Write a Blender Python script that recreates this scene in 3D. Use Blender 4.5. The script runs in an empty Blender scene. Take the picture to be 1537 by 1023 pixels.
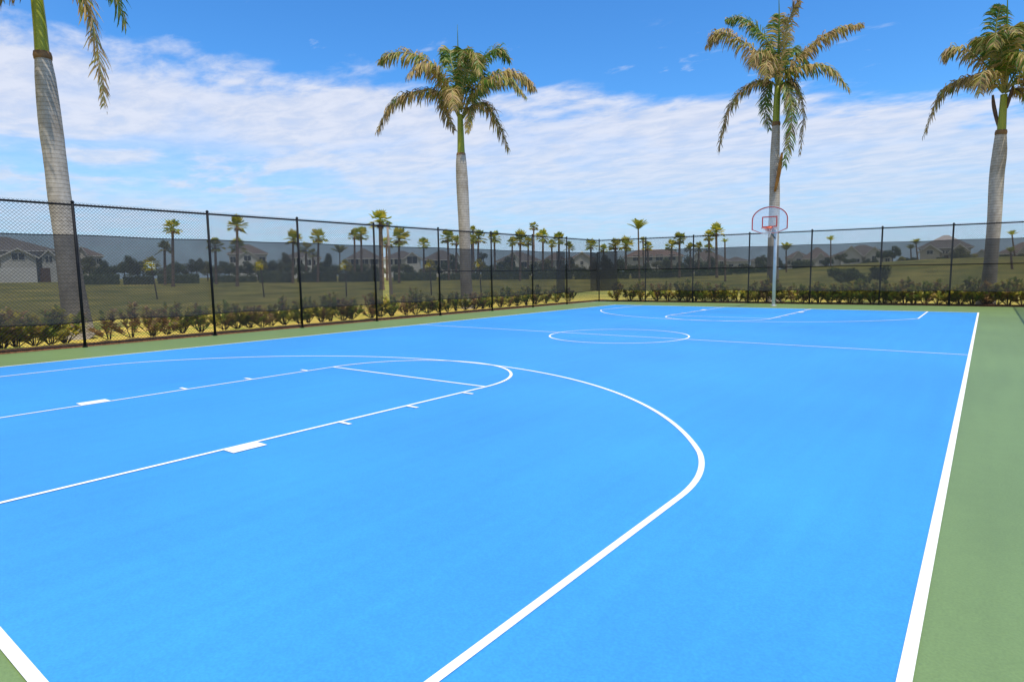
import bpy, math, random
from mathutils import Vector, Matrix, noise
random.seed(7)
R = random.Random(11)
C = bpy.context.scene.collection
S = bpy.context.scene
PI = math.pi

# ------------------------------------------------------------------ camera (solved from the court lines)
CAM = Vector((7.6427, -0.6982, 1.6697)); YAW, PIT, ROLL, F = 0.6541, -0.1086, -0.0139, 927.37
FW = Vector((-math.sin(YAW)*math.cos(PIT), math.cos(YAW)*math.cos(PIT), math.sin(PIT)))
_r = Vector((math.cos(YAW), math.sin(YAW), 0)); _u = _r.cross(FW)
RT = _r*math.cos(ROLL) + _u*math.sin(ROLL); UP = -_r*math.sin(ROLL) + _u*math.cos(ROLL)
cd = bpy.data.cameras.new('camera'); cam = bpy.data.objects.new('camera', cd); C.objects.link(cam)
M = Matrix.Identity(4)
for i in range(3):
    M[i][0] = RT[i]; M[i][1] = UP[i]; M[i][2] = -FW[i]; M[i][3] = CAM[i]
cam.matrix_world = M
cd.sensor_width = 36; cd.lens = F/1537*36; cd.clip_start = .05; cd.clip_end = 9000
S.camera = cam
def ray(px, py): return FW + RT*((px-768.5)/F) + UP*((511.5-py)/F)
def at(px, py, D):
    d = ray(px, py); return CAM + d*(D/math.hypot(d.x, d.y))
def proj(P):
    d = Vector(P)-CAM; z = d.dot(FW)
    return (768.5+F*d.dot(RT)/z, 511.5-F*d.dot(UP)/z)
def on_plane(px, py, n, k):
    d = ray(px, py); return CAM + d*((k-CAM.dot(n))/d.dot(n))

# ------------------------------------------------------------------ terrain height
HB = [(-60,1.35),(-39.7,1.35),(-31.5,1.25),(-16.1,1.1),(11.1,.95),(20,1.3),(24,1.8),(27.4,2.2),(31,2.6),(34.3,2.9),(39.7,3.0),(60,3.0)]
def lerp_tab(t, x):
    if x <= t[0][0]: return t[0][1]
    for a, b in zip(t, t[1:]):
        if x <= b[0]: return a[1]+(b[1]-a[1])*(x-a[0])/(b[0]-a[0])
    return t[-1][1]
def sstep(a, b, x):
    t = max(0, min(1, (x-a)/(b-a))); return t*t*(3-2*t)
G0 = -.06
def T(x, y):
    dx, dy = x-CAM.x, y-CAM.y
    d = math.hypot(dx, dy)
    f = dx*-math.sin(YAW)+dy*math.cos(YAW); s = dx*math.cos(YAW)+dy*math.sin(YAW)
    return G0 + (lerp_tab(HB, math.degrees(math.atan2(s, f)))-G0)*sstep(40, 105, d)
def ground_D(px, py):
    lo, hi = 5, 400
    for _ in range(50):
        m = (lo+hi)/2; P = at(px, py, m)
        if P.z > T(P.x, P.y): lo = m
        else: hi = m
    return lo
def foot(px, D, dz=0):
    P = at(px, 420, D); return Vector((P.x, P.y, T(P.x, P.y)+dz))

# ------------------------------------------------------------------ helpers
class MB:
    def __init__(s): s.v = []; s.f = []; s.m = []
    def add(s, vs, fs, mi=0):
        o = len(s.v); s.v.extend([tuple(v) for v in vs])
        for f in fs: s.f.append(tuple(i+o for i in f)); s.m.append(mi)
    def quad(s, a, b, c, d, mi=0): s.add((a, b, c, d), ((0, 1, 2, 3),), mi)
    def box(s, a, b, mi=0, rot=None, org=None):
        (x0, y0, z0), (x1, y1, z1) = a, b
        vs = [Vector(p) for p in ((x0,y0,z0),(x1,y0,z0),(x1,y1,z0),(x0,y1,z0),(x0,y0,z1),(x1,y0,z1),(x1,y1,z1),(x0,y1,z1))]
        if rot is not None: vs = [rot @ v for v in vs]
        if org is not None: vs = [v+org for v in vs]
        s.add(vs, ((3,2,1,0),(4,5,6,7),(0,1,5,4),(1,2,6,5),(2,3,7,6),(3,0,4,7)), mi)
    def tube(s, pts, rad, n=8, mi=0, cap=True, closed=False):
        pts = [Vector(p) for p in pts]; k = len(pts)
        if not isinstance(rad, (list, tuple)): rad = [rad]*k
        vs = []; ref = None
        for i, p in enumerate(pts):
            if closed: t = pts[(i+1) % k]-pts[i-1]
            else: t = pts[min(i+1, k-1)]-pts[max(i-1, 0)]
            t.normalize()
            if ref is None: ref = Vector((0,0,1)) if abs(t.z) < .9 else Vector((1,0,0))
            a = ref-t*ref.dot(t)
            if a.length < 1e-6: a = t.orthogonal()
            a.normalize(); ref = a; b = t.cross(a)
            for j in range(n):
                w = 2*PI*j/n; vs.append(p+(a*math.cos(w)+b*math.sin(w))*rad[i])
        fs = []
        for i in range(k if closed else k-1):
            for j in range(n):
                a0 = i*n+j; a1 = i*n+(j+1) % n; i2 = (i+1) % k
                fs.append((a0, a1, i2*n+(j+1) % n, i2*n+j))
        if cap and not closed: fs.append(tuple(range(n-1, -1, -1))); fs.append(tuple((k-1)*n+j for j in range(n)))
        s.add(vs, fs, mi)
    def mesh(s, name, mats, smooth=False):
        me = bpy.data.meshes.new(name); me.from_pydata(s.v, [], s.f)
        for m in (mats if isinstance(mats, (list, tuple)) else [mats]): me.materials.append(m)
        me.polygons.foreach_set('material_index', s.m)
        if smooth: me.polygons.foreach_set('use_smooth', [True]*len(s.f))
        me.update(); return me
    def build(s, name, mats, parent=None, smooth=False):
        return link(name, s.mesh(name, mats, smooth), parent)
def link(name, me, parent=None):
    o = bpy.data.objects.new(name, me); C.objects.link(o)
    if parent is not None: o.parent = parent
    return o
def tag(o, label, cat, group=None):
    o['label'] = label; o['category'] = cat
    if group: o['group'] = group
    return o
def struct(o): o['kind'] = 'structure'; return o
def thing(name, label, cat, loc=(0,0,0), rz=0, group=None):
    o = bpy.data.objects.new(name, None); C.objects.link(o); o.location = loc; o.rotation_euler = (0, 0, rz)
    o.empty_display_size = .3
    return tag(o, label, cat, group)
ORD = ['', 'first','second','third','fourth','fifth','sixth','seventh','eighth','ninth','tenth','eleventh','twelfth','thirteenth','fourteenth','fifteenth','sixteenth','seventeenth','eighteenth','nineteenth','twentieth']
NUM = [''] + 'one two three four five six seven eight nine ten eleven twelve thirteen fourteen fifteen sixteen seventeen eighteen nineteen twenty'.split()
NUM_ = ['', 'one','two','three','four','five','six','seven','eight','nine','ten','eleven','twelve']

# ------------------------------------------------------------------ materials
def mat(name, col, rough=.6, var=.12, scale=4., col2=None, bump=0, bscale=60., spec=.4, metal=0, coord='Object', detail=4, trans=0., rnd=0., stretch=None):
    m = bpy.data.materials.new(name); m.use_nodes = True; nt = m.node_tree; N = nt.nodes; L = nt.links
    b = N['Principled BSDF']; b.inputs['Roughness'].default_value = rough; b.inputs['Metallic'].default_value = metal
    b.inputs['Specular IOR Level'].default_value = spec
    tc = N.new('ShaderNodeTexCoord'); src = tc.outputs[coord]
    if stretch:
        mp = N.new('ShaderNodeMapping'); mp.inputs['Scale'].default_value = stretch; L.new(src, mp.inputs[0]); src = mp.outputs[0]
    nz = N.new('ShaderNodeTexNoise'); nz.inputs['Scale'].default_value = scale; nz.inputs['Detail'].default_value = detail; L.new(src, nz.inputs['Vector'])
    rp = N.new('ShaderNodeValToRGB'); rp.color_ramp.elements[0].position = .3; rp.color_ramp.elements[1].position = .7
    c2 = col2 or tuple(min(1, c*(1+var)) for c in col); c1 = col if col2 else tuple(c*(1-var) for c in col)
    rp.color_ramp.elements[0].color = (*c1, 1); rp.color_ramp.elements[1].color = (*c2, 1)
    L.new(nz.outputs['Fac'], rp.inputs[0]); out = rp.outputs[0]
    if rnd:
        oi = N.new('ShaderNodeObjectInfo'); mr = N.new('ShaderNodeMapRange'); mr.inputs[3].default_value = 1-rnd; mr.inputs[4].default_value = 1+rnd
        L.new(oi.outputs['Random'], mr.inputs[0]); hs = N.new('ShaderNodeHueSaturation'); L.new(mr.outputs[0], hs.inputs['Value']); L.new(out, hs.inputs['Color']); out = hs.outputs[0]
    L.new(out, b.inputs['Base Color'])
    if bump:
        n2 = N.new('ShaderNodeTexNoise'); n2.inputs['Scale'].default_value = bscale; n2.inputs['Detail'].default_value = 3; L.new(tc.outputs[coord], n2.inputs['Vector'])
        bp = N.new('ShaderNodeBump'); bp.inputs['Strength'].default_value = bump; bp.inputs['Distance'].default_value = .02
        L.new(n2.outputs['Fac'], bp.inputs['Height']); L.new(bp.outputs[0], b.inputs['Normal'])
    if trans:
        tr = N.new('ShaderNodeBsdfTranslucent'); L.new(out, tr.inputs['Color']); mx = N.new('ShaderNodeMixShader'); mx.inputs[0].default_value = trans
        L.new(b.outputs[0], mx.inputs[1]); L.new(tr.outputs[0], mx.inputs[2]); L.new(mx.outputs[0], N['Material Output'].inputs['Surface'])
    return m
def court_mat(name, col, v1, bump=.12):
    """painted acrylic over asphalt: grain, faint roller streaks, a few worn blotches"""
    m = bpy.data.materials.new(name); m.use_nodes = True; nt = m.node_tree; N = nt.nodes; L = nt.links
    b = N['Principled BSDF']; b.inputs['Roughness'].default_value = .5; b.inputs['Specular IOR Level'].default_value = .8
    tc = N.new('ShaderNodeTexCoord')
    def nz(sc, det=4, st=None):
        v = tc.outputs['Object']
        if st: mp = N.new('ShaderNodeMapping'); mp.inputs['Scale'].default_value = st; L.new(v, mp.inputs[0]); v = mp.outputs[0]
        n = N.new('ShaderNodeTexNoise'); n.inputs['Scale'].default_value = sc; n.inputs['Detail'].default_value = det; L.new(v, n.inputs['Vector']); return n.outputs['Fac']
    def rng(f, lo, hi):
        r = N.new('ShaderNodeMapRange'); r.inputs[1].default_value = .3; r.inputs[2].default_value = .7; r.inputs[3].default_value = lo; r.inputs[4].default_value = hi; L.new(f, r.inputs[0]); return r.outputs[0]
    def mul(a, c):
        q = N.new('ShaderNodeMath'); q.operation = 'MULTIPLY'; L.new(a, q.inputs[0]); L.new(c, q.inputs[1]); return q.outputs[0]
    v = mul(mul(rng(nz(.35, 5), 1-v1, 1+v1), rng(nz(1.0, 3, (6, .35, 1)), 1-v1*.5, 1+v1*.5)), mul(rng(nz(70, 2), 1-v1*1.1, 1+v1*1.1), rng(nz(9, 4), 1-v1*.35, 1+v1*.35)))
    hs = N.new('ShaderNodeHueSaturation'); hs.inputs['Color'].default_value = (*col, 1); L.new(v, hs.inputs['Value']); L.new(hs.outputs[0], b.inputs['Base Color'])
    bp = N.new('ShaderNodeBump'); bp.inputs['Strength'].default_value = bump; bp.inputs['Distance'].default_value = .01; L.new(nz(140, 3), bp.inputs['Height']); L.new(bp.outputs[0], b.inputs['Normal'])
    return m
M_BLUE = court_mat('blue court paint', (.034, .286, .69), .085)
M_GREEN = court_mat('green court paint', (.152, .236, .074), .09)
M_LINE = mat('white line paint', (.82, .82, .82), .6, .03, 8, bump=.08, bscale=120)
M_GRASS = mat('lawn grass', (.13, .155, .035), .9, scale=.25, col2=(.40, .335, .085), bump=.6, bscale=25, spec=.1, detail=9)
def _grass():
    nt = M_GRASS.node_tree; N = nt.nodes; L = nt.links; b = N['Principled BSDF']; far = b.inputs['Base Color'].links[0].from_socket
    tc = N.new('ShaderNodeTexCoord')
    n = N.new('ShaderNodeTexNoise'); n.inputs['Scale'].default_value = .55; n.inputs['Detail'].default_value = 8; n.inputs['Roughness'].default_value = .65; L.new(tc.outputs['Object'], n.inputs['Vector'])
    r = N.new('ShaderNodeValToRGB'); e = r.color_ramp.elements; e[0].position = .34; e[0].color = (.17, .23, .03, 1); e[1].position = .62; e[1].color = (.62, .43, .09, 1); k = e.new(.46); k.color = (.47, .37, .06, 1); L.new(n.outputs['Fac'], r.inputs[0])
    # dry strip along the fences, greener mown lawn farther out
    mp = N.new('ShaderNodeVectorMath'); mp.operation = 'DISTANCE'; mp.inputs[1].default_value = (2, 14, 0); L.new(tc.outputs['Object'], mp.inputs[0])
    a = N.new('ShaderNodeMath'); a.operation = 'MULTIPLY_ADD'; a.inputs[1].default_value = 14; L.new(n.outputs['Fac'], a.inputs[0]); L.new(mp.outputs['Value'], a.inputs[2])
    m = N.new('ShaderNodeMapRange'); m.inputs[1].default_value = 27; m.inputs[2].default_value = 40; L.new(a.outputs[0], m.inputs[0])
    q = N.new('ShaderNodeMix'); q.data_type = 'RGBA'; L.new(m.outputs[0], q.inputs[0]); L.new(r.outputs[0], q.inputs[6]); L.new(far, q.inputs[7]); L.new(q.outputs[2], b.inputs['Base Color'])
_grass()
M_MULCH = mat('bark mulch', (.09, .04, .022), .95, scale=14, col2=(.32, .15, .08), bump=.9, bscale=40, spec=.1, detail=8)
M_BLACK = mat('black vinyl coating', (.010, .011, .014), .6, .3, 10, spec=.15)
M_WIRE = mat('black chain link wire', (.016, .018, .022), .5, .2, 10)
M_WHITE = mat('white paint', (.8, .8, .79), .5, .04, 3)
M_GALV = mat('galvanised steel', (.55, .60, .66), .42, .08, 6, metal=.1)
M_RED = mat('red painted edging', (.52, .045, .035), .45, .1, 6)
M_ORANGE = mat('orange rim paint', (.72, .11, .025), .4, .1, 8)
M_NET = mat('white net cord', (.72, .72, .70), .8, .05, 8)
M_STEELD = mat('dark strut steel', (.10, .13, .16), .5, .15, 6)
def trunk_mat(name, c1, c2, ringd, sc):
    m = mat(name, c1, .85, scale=5, col2=c2, bump=.35, bscale=30, spec=.2, stretch=(2, 2, 1.2)); nt = m.node_tree; N = nt.nodes; L = nt.links
    b = N['Principled BSDF']; src = b.inputs['Base Color'].links[0].from_socket
    tc = N.new('ShaderNodeTexCoord'); mp = N.new('ShaderNodeMapping'); mp.inputs['Scale'].default_value = (.12, .12, 1); L.new(tc.outputs['Object'], mp.inputs[0])
    w = N.new('ShaderNodeTexWave'); w.bands_direction = 'Z'; w.inputs['Scale'].default_value = sc; w.inputs['Distortion'].default_value = 2.6; w.inputs['Detail'].default_value = 3; w.inputs['Detail Scale'].default_value = 1.4; L.new(mp.outputs[0], w.inputs['Vector'])
    rp = N.new('ShaderNodeValToRGB'); rp.color_ramp.elements[0].position = .03; rp.color_ramp.elements[0].color = (ringd, ringd*.97, ringd*.93, 1); rp.color_ramp.elements[1].position = .2; rp.color_ramp.elements[1].color = (1, 1, 1, 1); L.new(w.outputs['Fac'], rp.inputs[0])
    n3 = N.new('ShaderNodeTexNoise'); n3.inputs['Scale'].default_value = 1.1; n3.inputs['Detail'].default_value = 6; L.new(tc.outputs['Object'], n3.inputs['Vector'])
    r3 = N.new('ShaderNodeValToRGB'); r3.color_ramp.elements[0].position = .32; r3.color_ramp.elements[0].color = (.66, .63, .59, 1); r3.color_ramp.elements[1].position = .55; r3.color_ramp.elements[1].color = (1, 1, 1, 1); L.new(n3.outputs['Fac'], r3.inputs[0])
    def mulc(a, c):
        q = N.new('ShaderNodeMix'); q.data_type = 'RGBA'; q.blend_type = 'MULTIPLY'; q.inputs[0].default_value = 1; L.new(a, q.inputs[6]); L.new(c, q.inputs[7]); return q.outputs[2]
    L.new(mulc(mulc(src, rp.outputs[0]), r3.outputs[0]), b.inputs['Base Color']); return m
M_ROYAL = trunk_mat('smooth grey palm trunk', (.36, .325, .285), (.49, .45, .40), .72, 2.7)
M_SHAFT = mat('green crownshaft', (.19, .235, .015), .4, scale=2, col2=(.33, .335, .03), stretch=(6, 6, .4), bump=.1, bscale=12)
M_SHBASE = mat('brown crownshaft scar', (.20, .11, .05), .8, .3, 6)
M_FG = mat('green palm leaflet', (.06, .15, .018), .45, scale=1.5, col2=(.16, .25, .03), trans=.3)
M_FY = mat('yellowing palm leaflet', (.27, .25, .04), .55, scale=1.5, col2=(.42, .33, .09), trans=.3)
M_FB = mat('brown palm leaflet', (.36, .235, .10), .7, scale=1.5, col2=(.58, .41, .19), trans=.3)
M_FD = mat('dry dark palm leaflet', (.13, .105, .06), .7, scale=1.5, col2=(.26, .20, .11), trans=.25)
M_RACH = mat('palm rachis', (.22, .22, .06), .5, .25, 3)
M_SHEATH = mat('old brown leaf base', (.10, .06, .04), .8, .3, 4)
M_HANG = mat('orange dead leaf', (.35, .15, .03), .8, .3, 4)
M_FAN = mat('fan palm leaf', (.16, .22, .03), .5, scale=1.2, col2=(.36, .37, .06), trans=.4, rnd=.25)
M_FANY = mat('yellowish fan palm leaf', (.42, .38, .04), .5, scale=1.2, col2=(.66, .55, .10), trans=.4, rnd=.2)  # yellower leaf colour, scattered at random through the crowns
M_FANB = mat('dry fan palm skirt', (.16, .10, .05), .85, .3, 3)
M_YOUNG = mat('bright young palm leaf', (.34, .32, .02), .5, scale=3, col2=(.60, .50, .04), trans=.3)
M_FTRUNK = trunk_mat('fan palm trunk', (.16, .105, .07), (.27, .19, .14), .6, 3)
M_STEM = mat('shrub stem', (.07, .045, .03), .85, .3, 8)
M_LG = mat('green shrub leaf', (.19, .31, .04), .35, scale=3, col2=(.60, .62, .12), trans=.5, rnd=.2)
M_LY = mat('yellow green shrub leaf', (.55, .52, .06), .45, scale=3, col2=(.85, .72, .16), trans=.5, rnd=.2)
M_LB = mat('bronze shrub leaf', (.30, .20, .09), .45, scale=3, col2=(.70, .46, .20), trans=.5, rnd=.2)
M_LT = mat('tan shrub leaf', (.55, .36, .18), .5, scale=3, col2=(.80, .58, .32), trans=.5, rnd=.2)
M_TREE = mat('dark tree leaf', (.04, .07, .02), .6, scale=2, col2=(.13, .16, .05), trans=.25, rnd=.3)
M_TREE2 = mat('olive tree leaf', (.09, .11, .03), .6, scale=2, col2=(.21, .20, .07), trans=.25, rnd=.3)
M_TREEY = mat('yellow shrub leaf', (.30, .28, .03), .6, scale=2, col2=(.48, .42, .06), trans=.15, rnd=.2)
M_WOODP = mat('pale weathered wood', (.42, .33, .25), .85, .2, 3, stretch=(6, 6, .4))
M_GLASS = mat('window glass', (.03, .04, .05), .12, .3, 1, spec=.8)
M_GARAGE = mat('white garage door', (.80, .79, .78), .6, .04, 2)
M_DOOR = mat('brown door', (.12, .06, .035), .5, .2, 3)
M_TRIM = mat('white trim', (.70, .69, .67), .6, .04, 3)
WALLS = [mat('cream stucco', (.66, .61, .54), .9, .06, 1.5, bump=.15), mat('white stucco', (.80, .79, .76), .9, .05, 1.5, bump=.15), mat('taupe stucco', (.48, .44, .39), .9, .06, 1.5, bump=.15), mat('pale grey stucco', (.64, .63, .61), .9, .06, 1.5, bump=.15)]
def roof_mat(name, c1, c2):
    m = mat(name, c1, .85, scale=3, col2=c2, stretch=(1, 1, 5), detail=6); nt = m.node_tree; N = nt.nodes; L = nt.links
    tc = N.new('ShaderNodeTexCoord'); w = N.new('ShaderNodeTexWave'); w.bands_direction = 'Z'; w.inputs['Scale'].default_value = 2.2; L.new(tc.outputs['Object'], w.inputs['Vector'])
    bp = N.new('ShaderNodeBump'); bp.inputs['Strength'].default_value = .7; bp.inputs['Distance'].default_value = .08; L.new(w.outputs['Fac'], bp.inputs['Height']); L.new(bp.outputs[0], N['Principled BSDF'].inputs['Normal']); return m
ROOFS = [roof_mat('brown tile roof', (.17, .135, .115), (.28, .225, .195)), roof_mat('grey brown tile roof', (.15, .135, .125), (.25, .225, .205)), roof_mat('terracotta tile roof', (.23, .15, .115), (.33, .225, .175))]
def see_through(name, col, alpha):
    """fine woven shade cloth / clear acrylic: part of the light passes straight through"""
    m = bpy.data.materials.new(name); m.use_nodes = True; nt = m.node_tree; N = nt.nodes; L = nt.links
    b = N['Principled BSDF']; b.inputs['Base Color'].default_value = (*col, 1); b.inputs['Roughness'].default_value = .8; b.inputs['Specular IOR Level'].default_value = .1
    tc = N.new('ShaderNodeTexCoord'); nz = N.new('ShaderNodeTexNoise'); nz.inputs['Scale'].default_value = 1.3; nz.inputs['Detail'].default_value = 5; L.new(tc.outputs['Object'], nz.inputs['Vector'])
    mr = N.new('ShaderNodeMapRange'); mr.inputs[1].default_value = .3; mr.inputs[2].default_value = .7; mr.inputs[3].default_value = alpha-.035; mr.inputs[4].default_value = alpha+.035; L.new(nz.outputs['Fac'], mr.inputs[0])
    tr = N.new('ShaderNodeBsdfTransparent'); mx = N.new('ShaderNodeMixShader'); L.new(mr.outputs[0], mx.inputs[0]); L.new(tr.outputs[0], mx.inputs[1]); L.new(b.outputs[0], mx.inputs[2]); L.new(mx.outputs[0], N['Material Output'].inputs['Surface']); return m
M_SCREEN = see_through('black windscreen cloth', (.055, .058, .064), .745)
def acrylic():
    m = bpy.data.materials.new('clear acrylic'); m.use_nodes = True; nt = m.node_tree; N = nt.nodes; L = nt.links
    g = N.new('ShaderNodeBsdfGlossy'); g.inputs['Roughness'].default_value = .05; g.inputs['Color'].default_value = (.9, .95, 1, 1)
    d = N.new('ShaderNodeBsdfDiffuse'); d.inputs['Color'].default_value = (.75, .8, .85, 1); a = N.new('ShaderNodeMixShader'); a.inputs[0].default_value = .6; L.new(g.outputs[0], a.inputs[1]); L.new(d.outputs[0], a.inputs[2])
    tr = N.new('ShaderNodeBsdfTransparent'); tr.inputs['Color'].default_value = (.96, .98, 1, 1); lw = N.new('ShaderNodeLayerWeight'); lw.inputs[0].default_value = .2
    mr = N.new('ShaderNodeMapRange'); mr.inputs[3].default_value = .24; mr.inputs[4].default_value = .6; L.new(lw.outputs['Fresnel'], mr.inputs[0])
    mx = N.new('ShaderNodeMixShader'); L.new(mr.outputs[0], mx.inputs[0]); L.new(tr.outputs[0], mx.inputs[1]); L.new(a.outputs[0], mx.inputs[2]); L.new(mx.outputs[0], N['Material Output'].inputs['Surface']); return m
M_ACRYL = acrylic()

# ------------------------------------------------------------------ sky, sun
SUNV = Vector((.42, -.13, 1)).normalized()
EL = math.asin(SUNV.z); AZ = math.atan2(SUNV.x, SUNV.y)
w = bpy.data.worlds.new('World'); S.world = w; w.use_nodes = True; nt = w.node_tree; N = nt.nodes; L = nt.links
bg = N['Background']; bg.inputs['Strength'].default_value = .1
sk = N.new('ShaderNodeTexSky'); sk.sky_type = 'NISHITA'; sk.sun_disc = False; sk.sun_elevation = EL; sk.sun_rotation = AZ; sk.altitude = 0; sk.air_density = 1.0; sk.dust_density = .6; sk.ozone_density = 1.6
def nd(t, **k):
    n = N.new(t)
    for a, b in k.items(): setattr(n, a, b)
    return n
def math_(op, a, b=None, c=None, clamp=False):
    n = nd('ShaderNodeMath', operation=op); n.use_clamp = clamp
    for i, v in enumerate((a, b, c)):
        if v is None: continue
        if isinstance(v, (int, float)): n.inputs[i].default_value = v
        else: L.new(v, n.inputs[i])
    return n.outputs[0]
def mrange(v, a, b, lo, hi, smooth=True):
    n = nd('ShaderNodeMapRange'); n.interpolation_type = 'SMOOTHSTEP' if smooth else 'LINEAR'
    for i, q in enumerate((a, b, lo, hi)): n.inputs[i+1].default_value = q
    L.new(v, n.inputs[0]); return n.outputs[0]
tc = nd('ShaderNodeTexCoord'); sp = nd('ShaderNodeSeparateXYZ'); L.new(tc.outputs['Generated'], sp.inputs[0]); X, Y, Z = sp.outputs
zz = math_('ADD', math_('MAXIMUM', Z, 0), .06)
cu = math_('DIVIDE', X, zz); cv = math_('DIVIDE', Y, zz)
def cloudnoise(scale, det, sx, sy, rot, rough=.55, dist=0., off=(0, 0, 0)):
    cb = nd('ShaderNodeCombineXYZ'); L.new(cu, cb.inputs[0]); L.new(cv, cb.inputs[1])
    mp = nd('ShaderNodeMapping'); mp.inputs['Scale'].default_value = (sx, sy, 1); mp.inputs['Rotation'].default_value = (0, 0, rot); mp.inputs['Location'].default_value = off; L.new(cb.outputs[0], mp.inputs[0])
    n = nd('ShaderNodeTexNoise'); n.inputs['Scale'].default_value = scale; n.inputs['Detail'].default_value = det; n.inputs['Roughness'].default_value = rough; n.inputs['Distortion'].default_value = dist; L.new(mp.outputs[0], n.inputs['Vector']); return n.outputs['Fac']
n_big = cloudnoise(.55, 5, 1, 1, .5, .5)
n_mid = cloudnoise(1.25, 8, 1.0, 1.35, YAW, .56, .3)
n_fine = cloudnoise(4.4, 7, .9, 1.5, YAW+.12, .6, .3, (3, 1, 0))
# upper edge of the cloud bank: higher to the left of the view
thr = math_('MULTIPLY_ADD', X, -.085, .222)
e = math_('SUBTRACT', thr, Z)
e = math_('ADD', e, math_('MULTIPLY', math_('SUBTRACT', n_mid, .5), .17))
e = math_('ADD', e, math_('MULTIPLY', math_('SUBTRACT', n_fine, .5), .07))
bank = mrange(e, -.012, .04, 0, 1)
fine = mrange(n_fine, .30, .62, .80, 1)
body = mrange(n_mid, .34, .56, .78, 1)
dens = math_('MULTIPLY', math_('MULTIPLY', bank, .93), math_('MULTIPLY', fine, body))
low = mrange(Z, .0, .24, 1, 0)                 # thin veil towards the horizon
dens = math_('MAXIMUM', dens, math_('MULTIPLY', low, .86))
gap = math_('MULTIPLY', mrange(Z, .10, .135, 0, 1), mrange(Z, .165, .20, 1, 0))
gap = math_('MULTIPLY', gap, mrange(X, -.72, -.86, 0, 1))
gap = math_('MULTIPLY', gap, mrange(n_mid, .44, .58, 1, 0))
dens = math_('MULTIPLY', dens, math_('SUBTRACT', 1, math_('MULTIPLY', gap, .5)))
wisp = math_('MULTIPLY', mrange(n_fine, .60, .72, 0, .35), mrange(e, -.10, -.02, 0, 1))
dens = math_('MAXIMUM', dens, wisp)
# unseen white cloud behind and above the camera, added for less blue fill light
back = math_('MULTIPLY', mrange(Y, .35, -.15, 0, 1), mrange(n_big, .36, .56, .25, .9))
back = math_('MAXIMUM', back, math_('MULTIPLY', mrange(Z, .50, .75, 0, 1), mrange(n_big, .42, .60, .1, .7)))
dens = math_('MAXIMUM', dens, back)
hs = nd('ShaderNodeHueSaturation'); hs.inputs['Saturation'].default_value = 1.18; hs.inputs['Value'].default_value = 1.0; L.new(sk.outputs[0], hs.inputs['Color'])
tint = nd('ShaderNodeMix', data_type='RGBA', blend_type='MULTIPLY'); tint.inputs[0].default_value = 1; L.new(hs.outputs[0], tint.inputs[6]); tint.inputs[7].default_value = (.80, 1.50, 2.05, 1)
ccol = nd('ShaderNodeMix', data_type='RGBA'); L.new(mrange(Z, .02, .22, 0, 1), ccol.inputs[0]); ccol.inputs[6].default_value = (5.3, 6.9, 9.0, 1); ccol.inputs[7].default_value = (7.6, 8.0, 9.2, 1)
sh = nd('ShaderNodeMix', data_type='RGBA', blend_type='MULTIPLY'); sh.inputs[0].default_value = 1; L.new(ccol.outputs[2], sh.inputs[6])
shv = nd('ShaderNodeCombineXYZ'); q = mrange(n_fine, .36, .66, .95, 1.03)
for i in range(3): L.new(q, shv.inputs[i])
L.new(shv.outputs[0], sh.inputs[7])
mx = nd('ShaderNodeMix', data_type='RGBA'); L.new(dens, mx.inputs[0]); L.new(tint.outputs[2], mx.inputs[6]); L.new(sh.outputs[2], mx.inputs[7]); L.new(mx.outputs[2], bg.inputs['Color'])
sl = bpy.data.lights.new('sun', 'SUN'); sl.energy = 4.0; sl.angle = math.radians(.53); sl.color = (1, .93, .80)
so = bpy.data.objects.new('sun', sl); C.objects.link(so); so.rotation_euler = (-SUNV).to_track_quat('-Z', 'Y').to_euler(); so.location = (20, -10, 40)
S.view_settings.view_transform = 'Standard'; S.view_settings.look = 'None'; S.view_settings.exposure = 0; S.view_settings.gamma = 1

# ------------------------------------------------------------------ ground, court
g = MB(); rings = [0, 8, 14, 20, 26, 32, 38, 44, 50, 56, 62, 68, 74, 80, 86, 92, 98, 104, 112, 125, 150, 200, 320, 700, 1500, 3500, 8000]; na = 96
vs = []; c0 = Vector((CAM.x, CAM.y, 0))
for r_ in rings[1:]:
    for j in range(na):
        a = 2*PI*j/na; x, y = c0.x+r_*math.cos(a), c0.y+r_*math.sin(a); vs.append((x, y, T(x, y)))
vs.append((c0.x, c0.y, G0)); fs = []
for j in range(na): fs.append((len(vs)-1, j, (j+1) % na))
for i in range(len(rings)-2):
    for j in range(na):
        fs.append((i*na+j, (i+1)*na+j, (i+1)*na+(j+1) % na, i*na+(j+1) % na))
g.add(vs, fs); struct(g.build('ground', M_GRASS, smooth=True))
# fence lines
def LX(y): return -10.0-.003*y           # left fence x at y
def BY(x): return 31.604+.084*x           # back fence y at x
CY = (31.604+.084*-10.0)/(1+.084*.003); CX = LX(CY)   # back left corner
RX = 10.02                                   # right fence
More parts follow.
